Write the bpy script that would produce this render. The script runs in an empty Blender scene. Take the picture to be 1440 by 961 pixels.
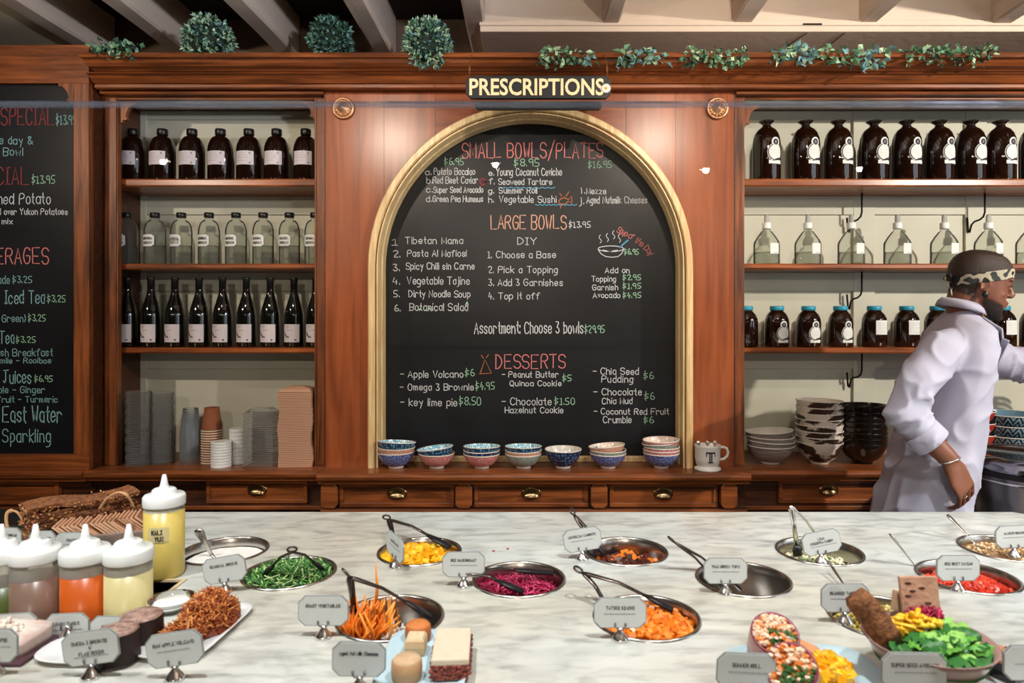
import bpy, bmesh, math, random
from mathutils import Vector, Matrix, noise

S = bpy.context.scene
COL = S.collection
PI = math.pi
F = 960.0            # focal length in pixels of the 1440x961 frame
VX, VY = 750.0, 445.0
EYE = 1.55

# ------------------------------------------------------------------ camera
cd = bpy.data.cameras.new('camera'); cam = bpy.data.objects.new('camera', cd); COL.objects.link(cam)
cam.location = (0, 0, EYE); cam.rotation_euler = (PI/2, 0, 0)
cd.sensor_width = 36; cd.lens = 24; cd.shift_x = -30/1440; cd.shift_y = -35.5/1440
cd.clip_start = 0.05; cd.clip_end = 60
cd.dof.use_dof = True; cd.dof.focus_distance = 2.75; cd.dof.aperture_fstop = 5.0
S.camera = cam
S.cycles.transparent_max_bounces = 40
# ------------------------------------------------------------------ world, exposure, key and fill lights
S.view_settings.view_transform = 'Standard'; S.view_settings.look = 'None'
S.view_settings.gamma = 1.0; S.view_settings.exposure = 0.0
try: S.view_settings.use_curve_mapping = False
except Exception: pass
wd = bpy.data.worlds.new('world'); S.world = wd; wd.use_nodes = True
bg = wd.node_tree.nodes['Background']; bg.inputs['Color'].default_value = (0.80, 0.90, 1.0, 1); bg.inputs['Strength'].default_value = 2.1

def spot_light(name, loc, target, power, color, angle=100, blend=0.6, rad=0.03):
    l = bpy.data.lights.new(name, 'SPOT'); l.energy = power; l.color = color
    l.spot_size = math.radians(angle); l.spot_blend = blend; l.shadow_soft_size = rad
    o = bpy.data.objects.new(name, l); COL.objects.link(o); o.location = loc
    o.rotation_euler = (Vector(target)-Vector(loc)).to_track_quat('-Z', 'Y').to_euler()
    return o
WARM = (1.0, 0.85, 0.69)
spot_light('spot_light', (-2.45, 0.75, 2.62), (-1.30, 2.9, 1.65), 105, WARM, 75, 0.7)
spot_light('spot_light', (-0.95, 1.05, 2.74), (-0.45, 2.9, 1.95), 58, WARM, 62, 0.9)
spot_light('spot_light', (0.82, 1.05, 2.74), (0.45, 2.9, 1.95), 58, WARM, 62, 0.9)
spot_light('spot_light', (3.0, 0.75, 2.60), (1.60, 2.9, 1.65), 335, (1.0, 0.90, 0.78), 78, 0.6)
spot_light('bulkhead_fill', (0.9, 1.22, 2.20), (1.0, 2.4, 3.7), 95, (1.0, 0.88, 0.76), 96, 0.9, 0.05)  # added fill aimed upward to brighten the bulkhead, not an actual fitting
spot_light('ceiling_light', (0.6, 0.7, 2.35), (-1.3, 2.2, 3.6), 175, (0.86, 0.88, 1.0), 86, 0.9, 0.05)  # added cool fill to lift the beams, no lamp hangs here
for lx in (-1.6, -0.55, 0.5, 1.5):
    spot_light('counter_light', (lx, 0.80, 2.74), (lx*0.85, 1.38, 0.95), 112, (0.97, 0.98, 0.97), 76, 0.9, 0.05)
DOWN = 30
# ------------------------------------------------------------------ helpers
def W(x, y, Z): return Vector(((x-VX)*Z/F, Z, EYE-(y-VY)*Z/F))
CT = 0.95                                   # counter top height
def onc(x, y, h=0.0):                        # point of the counter (raised by h) seen at pixel x, y
    Z = (EYE-CT-h)*F/(y-VY); return Vector(((x-VX)*Z/F, Z, CT+h))

def lin(c):
    return tuple(((v/12.92) if v <= 0.04045 else ((v+0.055)/1.055)**2.4) for v in c)
def hexc(h): return lin(tuple(int(h[i:i+2], 16)/255 for i in (0, 2, 4)))+(1,)

MATS = {}
def mat(name, col, rough=0.5, metal=0.0, noise_amt=0.0, nscale=20, bump=0.0, bscale=80, stretch=None, trans=0.0, ior=1.45,
        col2=None, coat=0.0, alpha=1.0, emit=None, spec=None, sub=0.0):
    if name in MATS: return MATS[name]
    m = bpy.data.materials.new(name); m.use_nodes = True; nt = m.node_tree; p = nt.nodes['Principled BSDF']
    c = hexc(col) if isinstance(col, str) else tuple(col)+(1,)
    p.inputs['Base Color'].default_value = c; p.inputs['Roughness'].default_value = rough
    p.inputs['Metallic'].default_value = metal; p.inputs['IOR'].default_value = ior
    p.inputs['Transmission Weight'].default_value = trans; p.inputs['Coat Weight'].default_value = coat
    p.inputs['Alpha'].default_value = alpha
    if sub: p.inputs['Subsurface Weight'].default_value = sub; p.inputs['Subsurface Radius'].default_value = (0.01, 0.006, 0.004); 
    if spec is not None: p.inputs['Specular IOR Level'].default_value = spec
    if emit: p.inputs['Emission Color'].default_value = hexc(emit[0]); p.inputs['Emission Strength'].default_value = emit[1]
    if noise_amt or bump or col2:
        tc = nt.nodes.new('ShaderNodeTexCoord'); mp = nt.nodes.new('ShaderNodeMapping'); nt.links.new(tc.outputs['Object'], mp.inputs[0])
        if stretch: mp.inputs['Scale'].default_value = stretch
        if noise_amt or col2:
            n = nt.nodes.new('ShaderNodeTexNoise'); n.inputs['Scale'].default_value = nscale; n.inputs['Detail'].default_value = 6
            nt.links.new(mp.outputs[0], n.inputs['Vector'])
            r = nt.nodes.new('ShaderNodeValToRGB'); nt.links.new(n.outputs['Fac'], r.inputs[0])
            c2 = hexc(col2) if col2 else tuple(v*(1-noise_amt) for v in c[:3])+(1,)
            r.color_ramp.elements[0].position = 0.33; r.color_ramp.elements[1].position = 0.67
            r.color_ramp.elements[0].color = c2; r.color_ramp.elements[1].color = c
            nt.links.new(r.outputs[0], p.inputs['Base Color'])
        if bump:
            n2 = nt.nodes.new('ShaderNodeTexNoise'); n2.inputs['Scale'].default_value = bscale; n2.inputs['Detail'].default_value = 4
            nt.links.new(mp.outputs[0], n2.inputs['Vector'])
            b = nt.nodes.new('ShaderNodeBump'); b.inputs['Strength'].default_value = bump; b.inputs['Distance'].default_value = 0.004
            nt.links.new(n2.outputs['Fac'], b.inputs['Height']); nt.links.new(b.outputs[0], p.inputs['Normal'])
    MATS[name] = m; return m

def glassy(name, tint, opacity, rough=0.03, edge=0.6, gloss=(1, 1, 1, 1), fior=1.45):
    """thin glass or clear plastic: tinted see-through with fresnel gloss (no caustic noise)"""
    if name in MATS: return MATS[name]
    m = bpy.data.materials.new(name); m.use_nodes = True; nt = m.node_tree; nt.nodes.clear()
    out = nt.nodes.new('ShaderNodeOutputMaterial')
    tr = nt.nodes.new('ShaderNodeBsdfTransparent'); tr.inputs[0].default_value = hexc(tint)
    gl = nt.nodes.new('ShaderNodeBsdfGlossy'); gl.inputs['Roughness'].default_value = rough; gl.inputs[0].default_value = gloss
    fr = nt.nodes.new('ShaderNodeFresnel'); fr.inputs[0].default_value = fior
    mx = nt.nodes.new('ShaderNodeMixShader'); nt.links.new(fr.outputs[0], mx.inputs[0])
    df = nt.nodes.new('ShaderNodeBsdfDiffuse'); df.inputs[0].default_value = hexc(tint)
    lw = nt.nodes.new('ShaderNodeLayerWeight'); lw.inputs[0].default_value = 0.5
    mr = nt.nodes.new('ShaderNodeMapRange'); mr.inputs['To Min'].default_value = opacity; mr.inputs['To Max'].default_value = min(1, opacity+edge)
    pw = nt.nodes.new('ShaderNodeMath'); pw.operation = 'POWER'; pw.inputs[1].default_value = 5
    nt.links.new(lw.outputs['Facing'], pw.inputs[0]); nt.links.new(pw.outputs[0], mr.inputs['Value'])
    mx2 = nt.nodes.new('ShaderNodeMixShader'); nt.links.new(mr.outputs[0], mx2.inputs[0])
    nt.links.new(tr.outputs[0], mx2.inputs[1]); nt.links.new(df.outputs[0], mx2.inputs[2])
    nt.links.new(mx2.outputs[0], mx.inputs[1]); nt.links.new(gl.outputs[0], mx.inputs[2]); nt.links.new(mx.outputs[0], out.inputs[0])
    MATS[name] = m; return m

def wood(name, dark, light, axis='Z', rough=0.34, scale=9, dist=3.0):
    """procedural varnished wood, grain along axis, broken into broad veneer tones"""
    if name in MATS: return MATS[name]
    m = bpy.data.materials.new(name); m.use_nodes = True; nt = m.node_tree; p = nt.nodes['Principled BSDF']
    tc = nt.nodes.new('ShaderNodeTexCoord'); mp = nt.nodes.new('ShaderNodeMapping')
    s = {'Z': (scale, scale, scale*0.07), 'X': (scale*0.07, scale, scale), 'Y': (scale, scale*0.07, scale)}[axis]
    mp.inputs['Scale'].default_value = s; nt.links.new(tc.outputs['Object'], mp.inputs[0])
    n = nt.nodes.new('ShaderNodeTexNoise'); n.inputs['Scale'].default_value = 6; n.inputs['Detail'].default_value = 8; n.inputs['Distortion'].default_value = 0.5*dist/3
    nt.links.new(mp.outputs[0], n.inputs['Vector'])
    n3 = nt.nodes.new('ShaderNodeTexNoise'); n3.inputs['Scale'].default_value = 2.2; n3.inputs['Detail'].default_value = 3
    nt.links.new(tc.outputs['Object'], n3.inputs['Vector'])
    add = nt.nodes.new('ShaderNodeMath'); add.operation = 'MULTIPLY_ADD'; add.inputs[1].default_value = 0.45
    nt.links.new(n3.outputs['Fac'], add.inputs[0]); nt.links.new(n.outputs['Fac'], add.inputs[2])
    r = nt.nodes.new('ShaderNodeValToRGB'); r.color_ramp.elements[0].position = 0.52; r.color_ramp.elements[1].position = 0.92
    r.color_ramp.elements[0].color = hexc(dark); r.color_ramp.elements[1].color = hexc(light)
    nt.links.new(add.outputs[0], r.inputs[0]); nt.links.new(r.outputs[0], p.inputs['Base Color'])
    p.inputs['Roughness'].default_value = rough
    b = nt.nodes.new('ShaderNodeBump'); b.inputs['Strength'].default_value = 0.12; b.inputs['Distance'].default_value = 0.002
    nt.links.new(n.outputs['Fac'], b.inputs['Height']); nt.links.new(b.outputs[0], p.inputs['Normal'])
    MATS[name] = m; return m

class MB:
    def __init__(s): s.v = []; s.f = []; s.mi = []; s.sm = []; s.cur = 0; s.smooth = False
    def _add(s, vs, fs, sm=None):
        b = len(s.v); s.v += [tuple(v) for v in vs]
        for f in fs: s.f.append([b+i for i in f]); s.mi.append(s.cur); s.sm.append(s.smooth if sm is None else sm)
        return s
    def box(s, x0, y0, z0, x1, y1, z1):
        x0, x1 = min(x0, x1), max(x0, x1); y0, y1 = min(y0, y1), max(y0, y1); z0, z1 = min(z0, z1), max(z0, z1)
        vs = [(x0,y0,z0),(x1,y0,z0),(x1,y1,z0),(x0,y1,z0),(x0,y0,z1),(x1,y0,z1),(x1,y1,z1),(x0,y1,z1)]
        return s._add(vs, [(0,3,2,1),(4,5,6,7),(0,1,5,4),(1,2,6,5),(2,3,7,6),(3,0,4,7)], False)
    def obox(s, c, size, M=None):
        c = Vector(c); M = M or Matrix.Identity(3); hx, hy, hz = [q/2 for q in size]
        vs = [c + M @ Vector(p) for p in [(-hx,-hy,-hz),(hx,-hy,-hz),(hx,hy,-hz),(-hx,hy,-hz),(-hx,-hy,hz),(hx,-hy,hz),(hx,hy,hz),(-hx,hy,hz)]]
        return s._add(vs, [(0,3,2,1),(4,5,6,7),(0,1,5,4),(1,2,6,5),(2,3,7,6),(3,0,4,7)], False)
    def prism(s, poly, y0, y1, plane='XZ'):
        """polygon (list of 2d points) extruded; plane XZ -> along y, XY -> along z"""
        n = len(poly)
        if plane == 'XZ': vs = [(a, y0, b) for a, b in poly]+[(a, y1, b) for a, b in poly]
        else: vs = [(a, b, y0) for a, b in poly]+[(a, b, y1) for a, b in poly]
        fs = [list(range(n)), list(range(2*n-1, n-1, -1))]+[(i, (i+1) % n + 0, (i+1) % n + n, i+n) for i in range(n)]
        fs = [fs[0], fs[1]]+[tuple(reversed(f)) for f in fs[2:]]
        return s._add(vs, fs, False)
    def lathe(s, prof, c=(0,0,0), seg=24, M=None, capb=True, capt=True, sm=True, sx=1, sy=1, wob=None):
        c = Vector(c); vs = []
        for r, z in prof:
            for k in range(seg):
                a = 2*PI*k/seg; rr = r*(wob(a, z) if wob else 1)
                p = Vector((rr*math.cos(a)*sx, rr*math.sin(a)*sy, z)); vs.append(c + (M @ p if M else p))
        fs = []; n = len(prof)
        for i in range(n-1):
            for k in range(seg):
                k2 = (k+1) % seg; fs.append((i*seg+k, i*seg+k2, (i+1)*seg+k2, (i+1)*seg+k))
        s._add(vs, fs, sm); b = len(s.v)-n*seg
        if capb: s.f.append([b+k for k in range(seg-1, -1, -1)]); s.mi.append(s.cur); s.sm.append(False)
        if capt: s.f.append([b+(n-1)*seg+k for k in range(seg)]); s.mi.append(s.cur); s.sm.append(False)
        return s
    def tube(s, pts, rad, seg=8, sm=True, flat=None, cap=True):
        pts = [Vector(p) for p in pts]; n = len(pts)
        rads = rad if isinstance(rad, (list, tuple)) else [rad]*n
        vs = []; up = None
        for i, p in enumerate(pts):
            d = (pts[min(i+1, n-1)]-pts[max(i-1, 0)])
            if d.length < 1e-9: d = Vector((0, 0, 1))
            d.normalize()
            if up is None: up = Vector((0, 0, 1)) if abs(d.z) < 0.9 else Vector((0, 1, 0))
            a = d.cross(up)
            if a.length < 1e-4: a = d.cross(Vector((1, 0.3, 0)))
            a.normalize(); b = a.cross(d).normalized(); up = b
            fx, fy = (1, 1) if not flat else flat
            for k in range(seg):
                t = 2*PI*k/seg; vs.append(p + a*math.cos(t)*rads[i]*fx + b*math.sin(t)*rads[i]*fy)
        fs = []
        for i in range(n-1):
            for k in range(seg):
                k2 = (k+1) % seg; fs.append((i*seg+k, i*seg+k2, (i+1)*seg+k2, (i+1)*seg+k))
        if cap: fs.append(tuple(range(seg-1, -1, -1))); fs.append(tuple((n-1)*seg+k for k in range(seg)))
        return s._add(vs, fs, sm)
    def ball(s, c, r, seg=10, rings=6, M=None):
        c = Vector(c); rx, ry, rz = r if isinstance(r, (tuple, list)) else (r, r, r)
        vs = []; 
        for i in range(rings+1):
            ph = PI*i/rings
            for k in range(seg):
                a = 2*PI*k/seg
                p = Vector((rx*math.sin(ph)*math.cos(a), ry*math.sin(ph)*math.sin(a), -rz*math.cos(ph))); vs.append(c+(M @ p if M else p))
        fs = [(i*seg+k, i*seg+(k+1) % seg, (i+1)*seg+(k+1) % seg, (i+1)*seg+k) for i in range(rings) for k in range(seg)]
        return s._add(vs, fs, True)
    def rings(s, rr, cap=True, sm=True):
        seg = len(rr[0]); vs = [p for r in rr for p in r]; fs = []
        for i in range(len(rr)-1):
            for k in range(seg):
                k2 = (k+1) % seg; fs.append((i*seg+k, i*seg+k2, (i+1)*seg+k2, (i+1)*seg+k))
        if cap: fs.append(tuple(range(seg-1, -1, -1))); fs.append(tuple((len(rr)-1)*seg+k for k in range(seg)))
        return s._add(vs, fs, sm)
    def build(s, name, mats, parent=None, loc=None, bevel=0.0, rot=None, kind=None, label=None):
        me = bpy.data.meshes.new(name); me.from_pydata(s.v, [], s.f)
        if not isinstance(mats, (list, tuple)): mats = [mats]
        for m in mats: me.materials.append(m)
        me.polygons.foreach_set('material_index', s.mi); me.polygons.foreach_set('use_smooth', s.sm)
        me.update(); o = bpy.data.objects.new(name, me); COL.objects.link(o)
        if parent: o.parent = parent
        if loc is not None: o.location = loc
        if rot is not None: o.rotation_euler = rot
        if bevel:
            b = o.modifiers.new('bevel', 'BEVEL'); b.width = bevel; b.segments = 2; b.limit_method = 'ANGLE'; b.angle_limit = 0.6
        if kind: o['kind'] = kind
        if label: o['label'] = label
        return o

def thing(name, label, cat, loc=(0,0,0), rz=0.0, group=None, rot=None):
    o = bpy.data.objects.new(name, None); o.empty_display_size = 0.05; COL.objects.link(o); o.location = loc
    o.rotation_euler = rot if rot else (0, 0, rz)
    o['label'] = label; o['category'] = cat
    if group: o['group'] = group
    return o
def tag(o, label, cat, group=None, kind=None):
    o['label'] = label; o['category'] = cat
    if group: o['group'] = group
    if kind: o['kind'] = kind
    return o
def kids(o): return [c for c in bpy.data.objects if c.parent == o]
def dup(root, loc, rot=None, label=None, group=None):
    r = root.copy(); COL.objects.link(r); r.location = loc
    if rot is not None: r.rotation_euler = rot
    if label: r['label'] = label
    if group: r['group'] = group
    for ch in kids(root):
        c = ch.copy(); COL.objects.link(c); c.parent = r
        for g in kids(ch):
            d = g.copy(); COL.objects.link(d); d.parent = c
    return r

# ------------------------------------------------------------------ hand-drawn stroke lettering
GL = {'A':'022842 1434','B':'0208 083847463505 3544433202','C':'4738180604123243','D':'0208 082846442202','E':'48080242 0535','F':'480802 0535',
'G':'47381806041232434525','H':'0208 4248 0545','I':'0222 1218 0828','J':'0848 28231203','K':'0208 4804 1542','L':'080242','M':'0208234842','N':'02084248',
'O':'180604123244463818','P':'02083847463505','Q':'180604123244463818 2341','R':'02083847463505 2542','S':'473818070615354443321203','T':'0848 2822','U':'080312324348',
'V':'082248','W':'0812263248','X':'0842 4802','Y':'0825 482522','Z':'08480242',
'a':'3526160503122233 3632','b':'0802 0516263533221203','c':'3526160503122233','d':'3832 3526160503122233','e':'04343526160503122233','f':'37281712 0626',
'g':'3526160503122233 36312000','h':'0802 0516263532','i':'0602 0708','j':'161100 1718','k':'0802 3604 1432','l':'0802','m':'0602 05162522 25364542','n':'0602 0516263532',
'o':'160503122233352616','p':'0600 0516263533221203','q':'3630 3526160503122233','r':'0602 05162635','s':'35261605142433221203','t':'181322 0626','u':'0603122233 3632',
'v':'061226','w':'0612253246','x':'0632 0236','y':'0623 3610','z':'06360232',
'0':'180703122233372818','1':'071812 0222','2':'07182837360232','3':'083815253433221203','4':'180434 2622','5':'3808052534332202','6':'28180503122233342505','7':'083812',
'8':'15060718283736251504031222333425','9':'362515060718283732','$':'3717061525342303 1911','.':'0203','-':'0535',':':'0203 0506','/':'0149','(':'18060412',')':'08161402',
'&':'42160728371503122244',',':'0301',"'":'0807','%':'0248 0708 4243'}
ROUND = set('BCDGJOPQRSUabcdefghmnopqrstu0235689$&j')
def strokes(text):
    """list of polylines in units (cap height 6) and total width"""
    x = 0; out = []
    for ch in text:
        if ch == ' ': x += 3; continue
        g = GL.get(ch, '0535'); w = 0
        for st in g.split():
            pl = [(int(st[i]), int(st[i+1])-2) for i in range(0, len(st), 2)]
            if ch in 'ij' and st in ('0708', '1718'): pl = [(pl[0][0], 5.1), (pl[0][0]+0.1, 5.7)]
            w = max(w, max(p[0] for p in pl)); out.append((ch in ROUND, [(x+px, py) for px, py in pl]))
        x += w+1.5
    return out, x-1.5
def smooth_pl(pl):
    if len(pl) < 4: return pl
    o = [pl[0]]
    for a, b in zip(pl, pl[1:]):
        o.append((a[0]*.75+b[0]*.25, a[1]*.75+b[1]*.25)); o.append((a[0]*.25+b[0]*.75, a[1]*.25+b[1]*.75))
    o.append(pl[-1]); return o
def letter_mb(mb, text, x0, z0, h, width=None, th=0.0016, y=0.0, rng=None, ang=0.0, jit=0.22, thick=0.0006):
    """writes text on the plane y=const (facing -y), baseline left at x0,z0, cap height h"""
    st, tw = strokes(text); sx = h/6 if width is None else width/max(tw, 1); sz = h/6
    rng = rng or random.Random(len(text)*7+ord(text[0]))
    ca, sa = math.cos(ang), math.sin(ang)
    for rnd, pl in st:
        jx, jz = rng.uniform(-jit, jit), rng.uniform(-jit, jit)
        pl = [(p[0]+rng.uniform(-jit, jit)*.5+jx, p[1]+rng.uniform(-jit, jit)*.5+jz) for p in pl]
        if rnd: pl = smooth_pl(pl)
        pts = [(x0+(p[0]*sx)*ca-(p[1]*sz)*sa, z0+(p[0]*sx)*sa+(p[1]*sz)*ca) for p in pl]
        stroke_mb(mb, pts, th, y, thick)
    return tw*sx
def stroke_mb(mb, pts, th, y, thick=0.0006):
    vs = []; n = len(pts)
    for i, p in enumerate(pts):
        a = pts[max(i-1, 0)]; b = pts[min(i+1, n-1)]; dx, dz = b[0]-a[0], b[1]-a[1]; L = math.hypot(dx, dz) or 1
        nx, nz = -dz/L*th/2, dx/L*th/2; ex, ez = (0, 0)
        if i == 0: ex, ez = -dx/L*th/2, -dz/L*th/2
        if i == n-1: ex, ez = dx/L*th/2, dz/L*th/2
        vs.append((p[0]+nx+ex, y-thick, p[1]+nz+ez)); vs.append((p[0]-nx+ex, y-thick, p[1]-nz+ez))
    mb._add(vs, [(2*i, 2*i+1, 2*i+3, 2*i+2) for i in range(n-1)], False)
# ------------------------------------------------------------------ materials of the setting
WV = wood('wood_upright', '4a2611', '9c562b', 'Z'); WH = wood('wood_level', '5a2f17', '9a552b', 'X', 0.30)
WP = wood('wood_veneer', '75391c', 'a25730', 'Z', 0.27, 3.0, 6); WD = wood('wood_dark', '2a1409', '5a2f18', 'X', 0.4)
WS = wood('wood_shelf', '562a12', 'a85c2e', 'X', 0.3)
MAPLE = wood('maple_gilt', 'cca672', 'f2d8a6', 'Z', 0.30, 14)
CREAM = mat('cream_paint', 'c4c2b0', 0.55, noise_amt=0.06, nscale=5)
WHITEW = mat('whitewash', 'd2bfae', 0.8, noise_amt=0.16, nscale=9, bump=0.5, bscale=30, stretch=(1, 0.3, 1))
WHITEB = mat('whitewash_box', 'd8c6b4', 0.75, noise_amt=0.07, nscale=6, bump=0.3, bscale=30)
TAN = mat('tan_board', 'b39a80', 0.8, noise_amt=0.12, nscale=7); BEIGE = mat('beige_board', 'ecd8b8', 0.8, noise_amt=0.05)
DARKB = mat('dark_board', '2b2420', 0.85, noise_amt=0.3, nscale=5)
PLASTER = mat('plaster', '6f5b4b', 0.85, noise_amt=0.1)
BLACKM = mat('black_metal', '14110f', 0.45, 0.6)
SLATE = mat('chalkboard', '0e1014', 0.34, spec=0.42, noise_amt=0.35, nscale=3.5, col2='17191e')
CW = mat('chalk_white', 'dfe3ea', 0.9, noise_amt=0.25, nscale=300); CR = mat('chalk_red', 'dc8280', 0.9, noise_amt=0.25, nscale=300)
CG = mat('chalk_green', 'a4d6b8', 0.9, noise_amt=0.25, nscale=300); CB = mat('chalk_blue', '5fa8cf', 0.9, noise_amt=0.25, nscale=300)
CO = mat('chalk_orange', 'e6b09a', 0.9, noise_amt=0.25, nscale=300); CT2 = mat('chalk_teal', '8fc0c8', 0.9, noise_amt=0.25, nscale=300)
CDR = mat('chalk_dark_red', '8a3a40', 0.9, noise_amt=0.25, nscale=300); COR = mat('chalk_sienna', 'c4724a', 0.9, noise_amt=0.3, nscale=300)
STEEL = mat('steel', 'b9b4ae', 0.26, 1.0, bump=0.05, bscale=30); CHROME = mat('chrome', 'f0f0f0', 0.16, 1.0)
BRASS = mat('antique_brass', 'a08560', 0.28, 1.0); PLW = mat('white_plastic', 'e6e8e6', 0.4, sub=0.1)
BLACKP = mat('black_plastic', '15141a', 0.38)

def stru(mb, name, m, **k): return mb.build(name, m, kind='structure', **k)
# ------------------------------------------------------------------ the setting
stru(MB().box(-4.2, -3.6, -0.05, 4.2, 3.6, 0), 'floor', mat('floor_tiles', '5a5048', 0.5, noise_amt=0.2, nscale=3))
stru(MB().box(-4.2, 3.30, 0, 4.2, 3.42, 3.1), 'wall_back', PLASTER)
stru(MB().box(-4.3, -3.6, 0, -4.2, 3.42, 3.1), 'wall_left', PLASTER)
wf = MB(); wf.box(-4.2, -3.7, 0, 4.2, -3.6, 3.1); stru(wf, 'wall_front', PLASTER)
wr = MB(); wr.box(4.2, -3.6, 0, 4.3, 3.42, 0.8); wr.box(4.2, -3.6, 2.95, 4.3, 3.42, 3.1); wr.box(4.2, 1.6, 0.8, 4.3, 3.42, 2.95); stru(wr, 'wall_right', PLASTER)
ceil = MB()
ceil.box(-4.2, -3.6, 3.02, 4.2, 3.42, 3.1)
ceil_o = stru(ceil, 'ceiling', TAN)
# boards between the beams
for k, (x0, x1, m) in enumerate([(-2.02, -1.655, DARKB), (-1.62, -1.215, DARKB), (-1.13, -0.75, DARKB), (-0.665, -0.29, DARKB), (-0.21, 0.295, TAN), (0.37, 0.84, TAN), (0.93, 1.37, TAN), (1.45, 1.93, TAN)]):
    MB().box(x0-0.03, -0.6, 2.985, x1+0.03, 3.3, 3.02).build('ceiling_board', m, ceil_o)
def beam(x0, x1, yend, k):
    rng = random.Random(k); mb = MB(); rr = []
    for i in range(15):
        y = -1.2+(yend+1.2)*i/14; w = rng.uniform(-0.005, 0.005); z = 2.787+rng.uniform(-0.004, 0.004)
        rr.append([Vector((x0+w, y, z+0.008)), Vector((x0+w+0.01, y, z)), Vector((x1+w-0.01, y, z)), Vector((x1+w, y, z+0.01)), Vector((x1+w, y, 3.0)), Vector((x0+w, y, 3.0))])
    mb.rings(rr, sm=False)
    o = stru(mb, 'trim_%d' % k, WHITEW); o['label'] = 'whitewashed ceiling beam'; return o
for k, (x0, x1, ye) in enumerate([(-2.10, -2.01, 3.28), (-1.70, -1.61, 3.28), (-1.215, -1.125, 3.28), (-0.75, -0.66, 3.28), (-0.285, -0.20, 3.28), (0.295, 0.37, 2.885), (0.84, 0.93, 2.885), (1.375, 1.455, 2.885), (1.93, 2.02, 2.885), (2.5, 2.59, 2.885)]):
    beam(x0, x1, ye, k+1)
o = stru(MB().box(-4.2, -3.0, 2.80, -2.11, 3.29, 2.84), 'trim_11', BEIGE); o['label'] = 'beige ceiling board beside the first beam'
b = MB(); b.box(-0.225, 2.88, 2.752, 4.2, 3.29, 3.01); b.box(-0.228, 2.872, 2.775, 4.2, 2.88, 2.80)
o = stru(b, 'trim_12', WHITEB, bevel=0.004); o['label'] = 'cream painted boxed bulkhead over the counter'
# loose panel edges on the soffit of the bulkhead
for (xa, ya, xb, yb) in [(1135, 46, 1109, 63), (1188, 46, 1163, 66)]:
    pa, pb = [EYE*0+0]*2, 0
    def sof(x, y):
        Z = (2.752-EYE)*F/(VY-y); return Vector(((x-VX)*Z/F, Z, 2.751))
    MB().tube([sof(xa, ya), sof(xb, yb)], 0.0022, 5).build('crack', mat('gap', '2a2320', 0.9), o)
MB().box(0.0, 0, 0, 0.078, 0.006, 0.006).build('crack', MATS['gap'], o, loc=(1.135, 2.868, 2.776))
# room behind the camera: shop shelving whose reflection the glass guard catches
p = stru(MB().box(1.95, -3.0, 0, 2.2, -2.85, 3.02), 'trim_13', wood('pale_post', 'a8643a', 'd89a66', 'Z')); p['label'] = 'wooden post at the shop front'
for i, (dx, dz) in enumerate([(-2.53, 2.62), (-.26, 2.6), (1.18, 2.56), (2.23, 2.57)]):
    t = thing('downlight', 'small round ceiling downlight behind the glass counter, %s' % ['leftmost', 'second from left', 'third from left', 'rightmost'][i], 'lamp', (dx, -2.9, dz), group='ceiling downlights')
    MB().lathe([(0.05, 0.42), (0.05, 0.02), (0.042, 0.0), (0.036, 0.004)], capb=False, capt=True).build('housing', BLACKM, t)
    dl = spot_light('downlight_lamp', (0, 0, 0), (0, 1, -0.28), DOWN*(5 if i == 1 else 1), (1.0, 0.86, 0.70), 70, 0.8, 0.02); dl.parent = t; dl.location = (0, 0.03, -0.012)
    MB().lathe([(0.036, 0.003), (0.03, -0.001), (0.0005, -0.001)], capb=False, capt=False).build('lens', mat('lamp_lens', 'fff2dc', 0.3, emit=('fff2dc', 26)), t)

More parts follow.
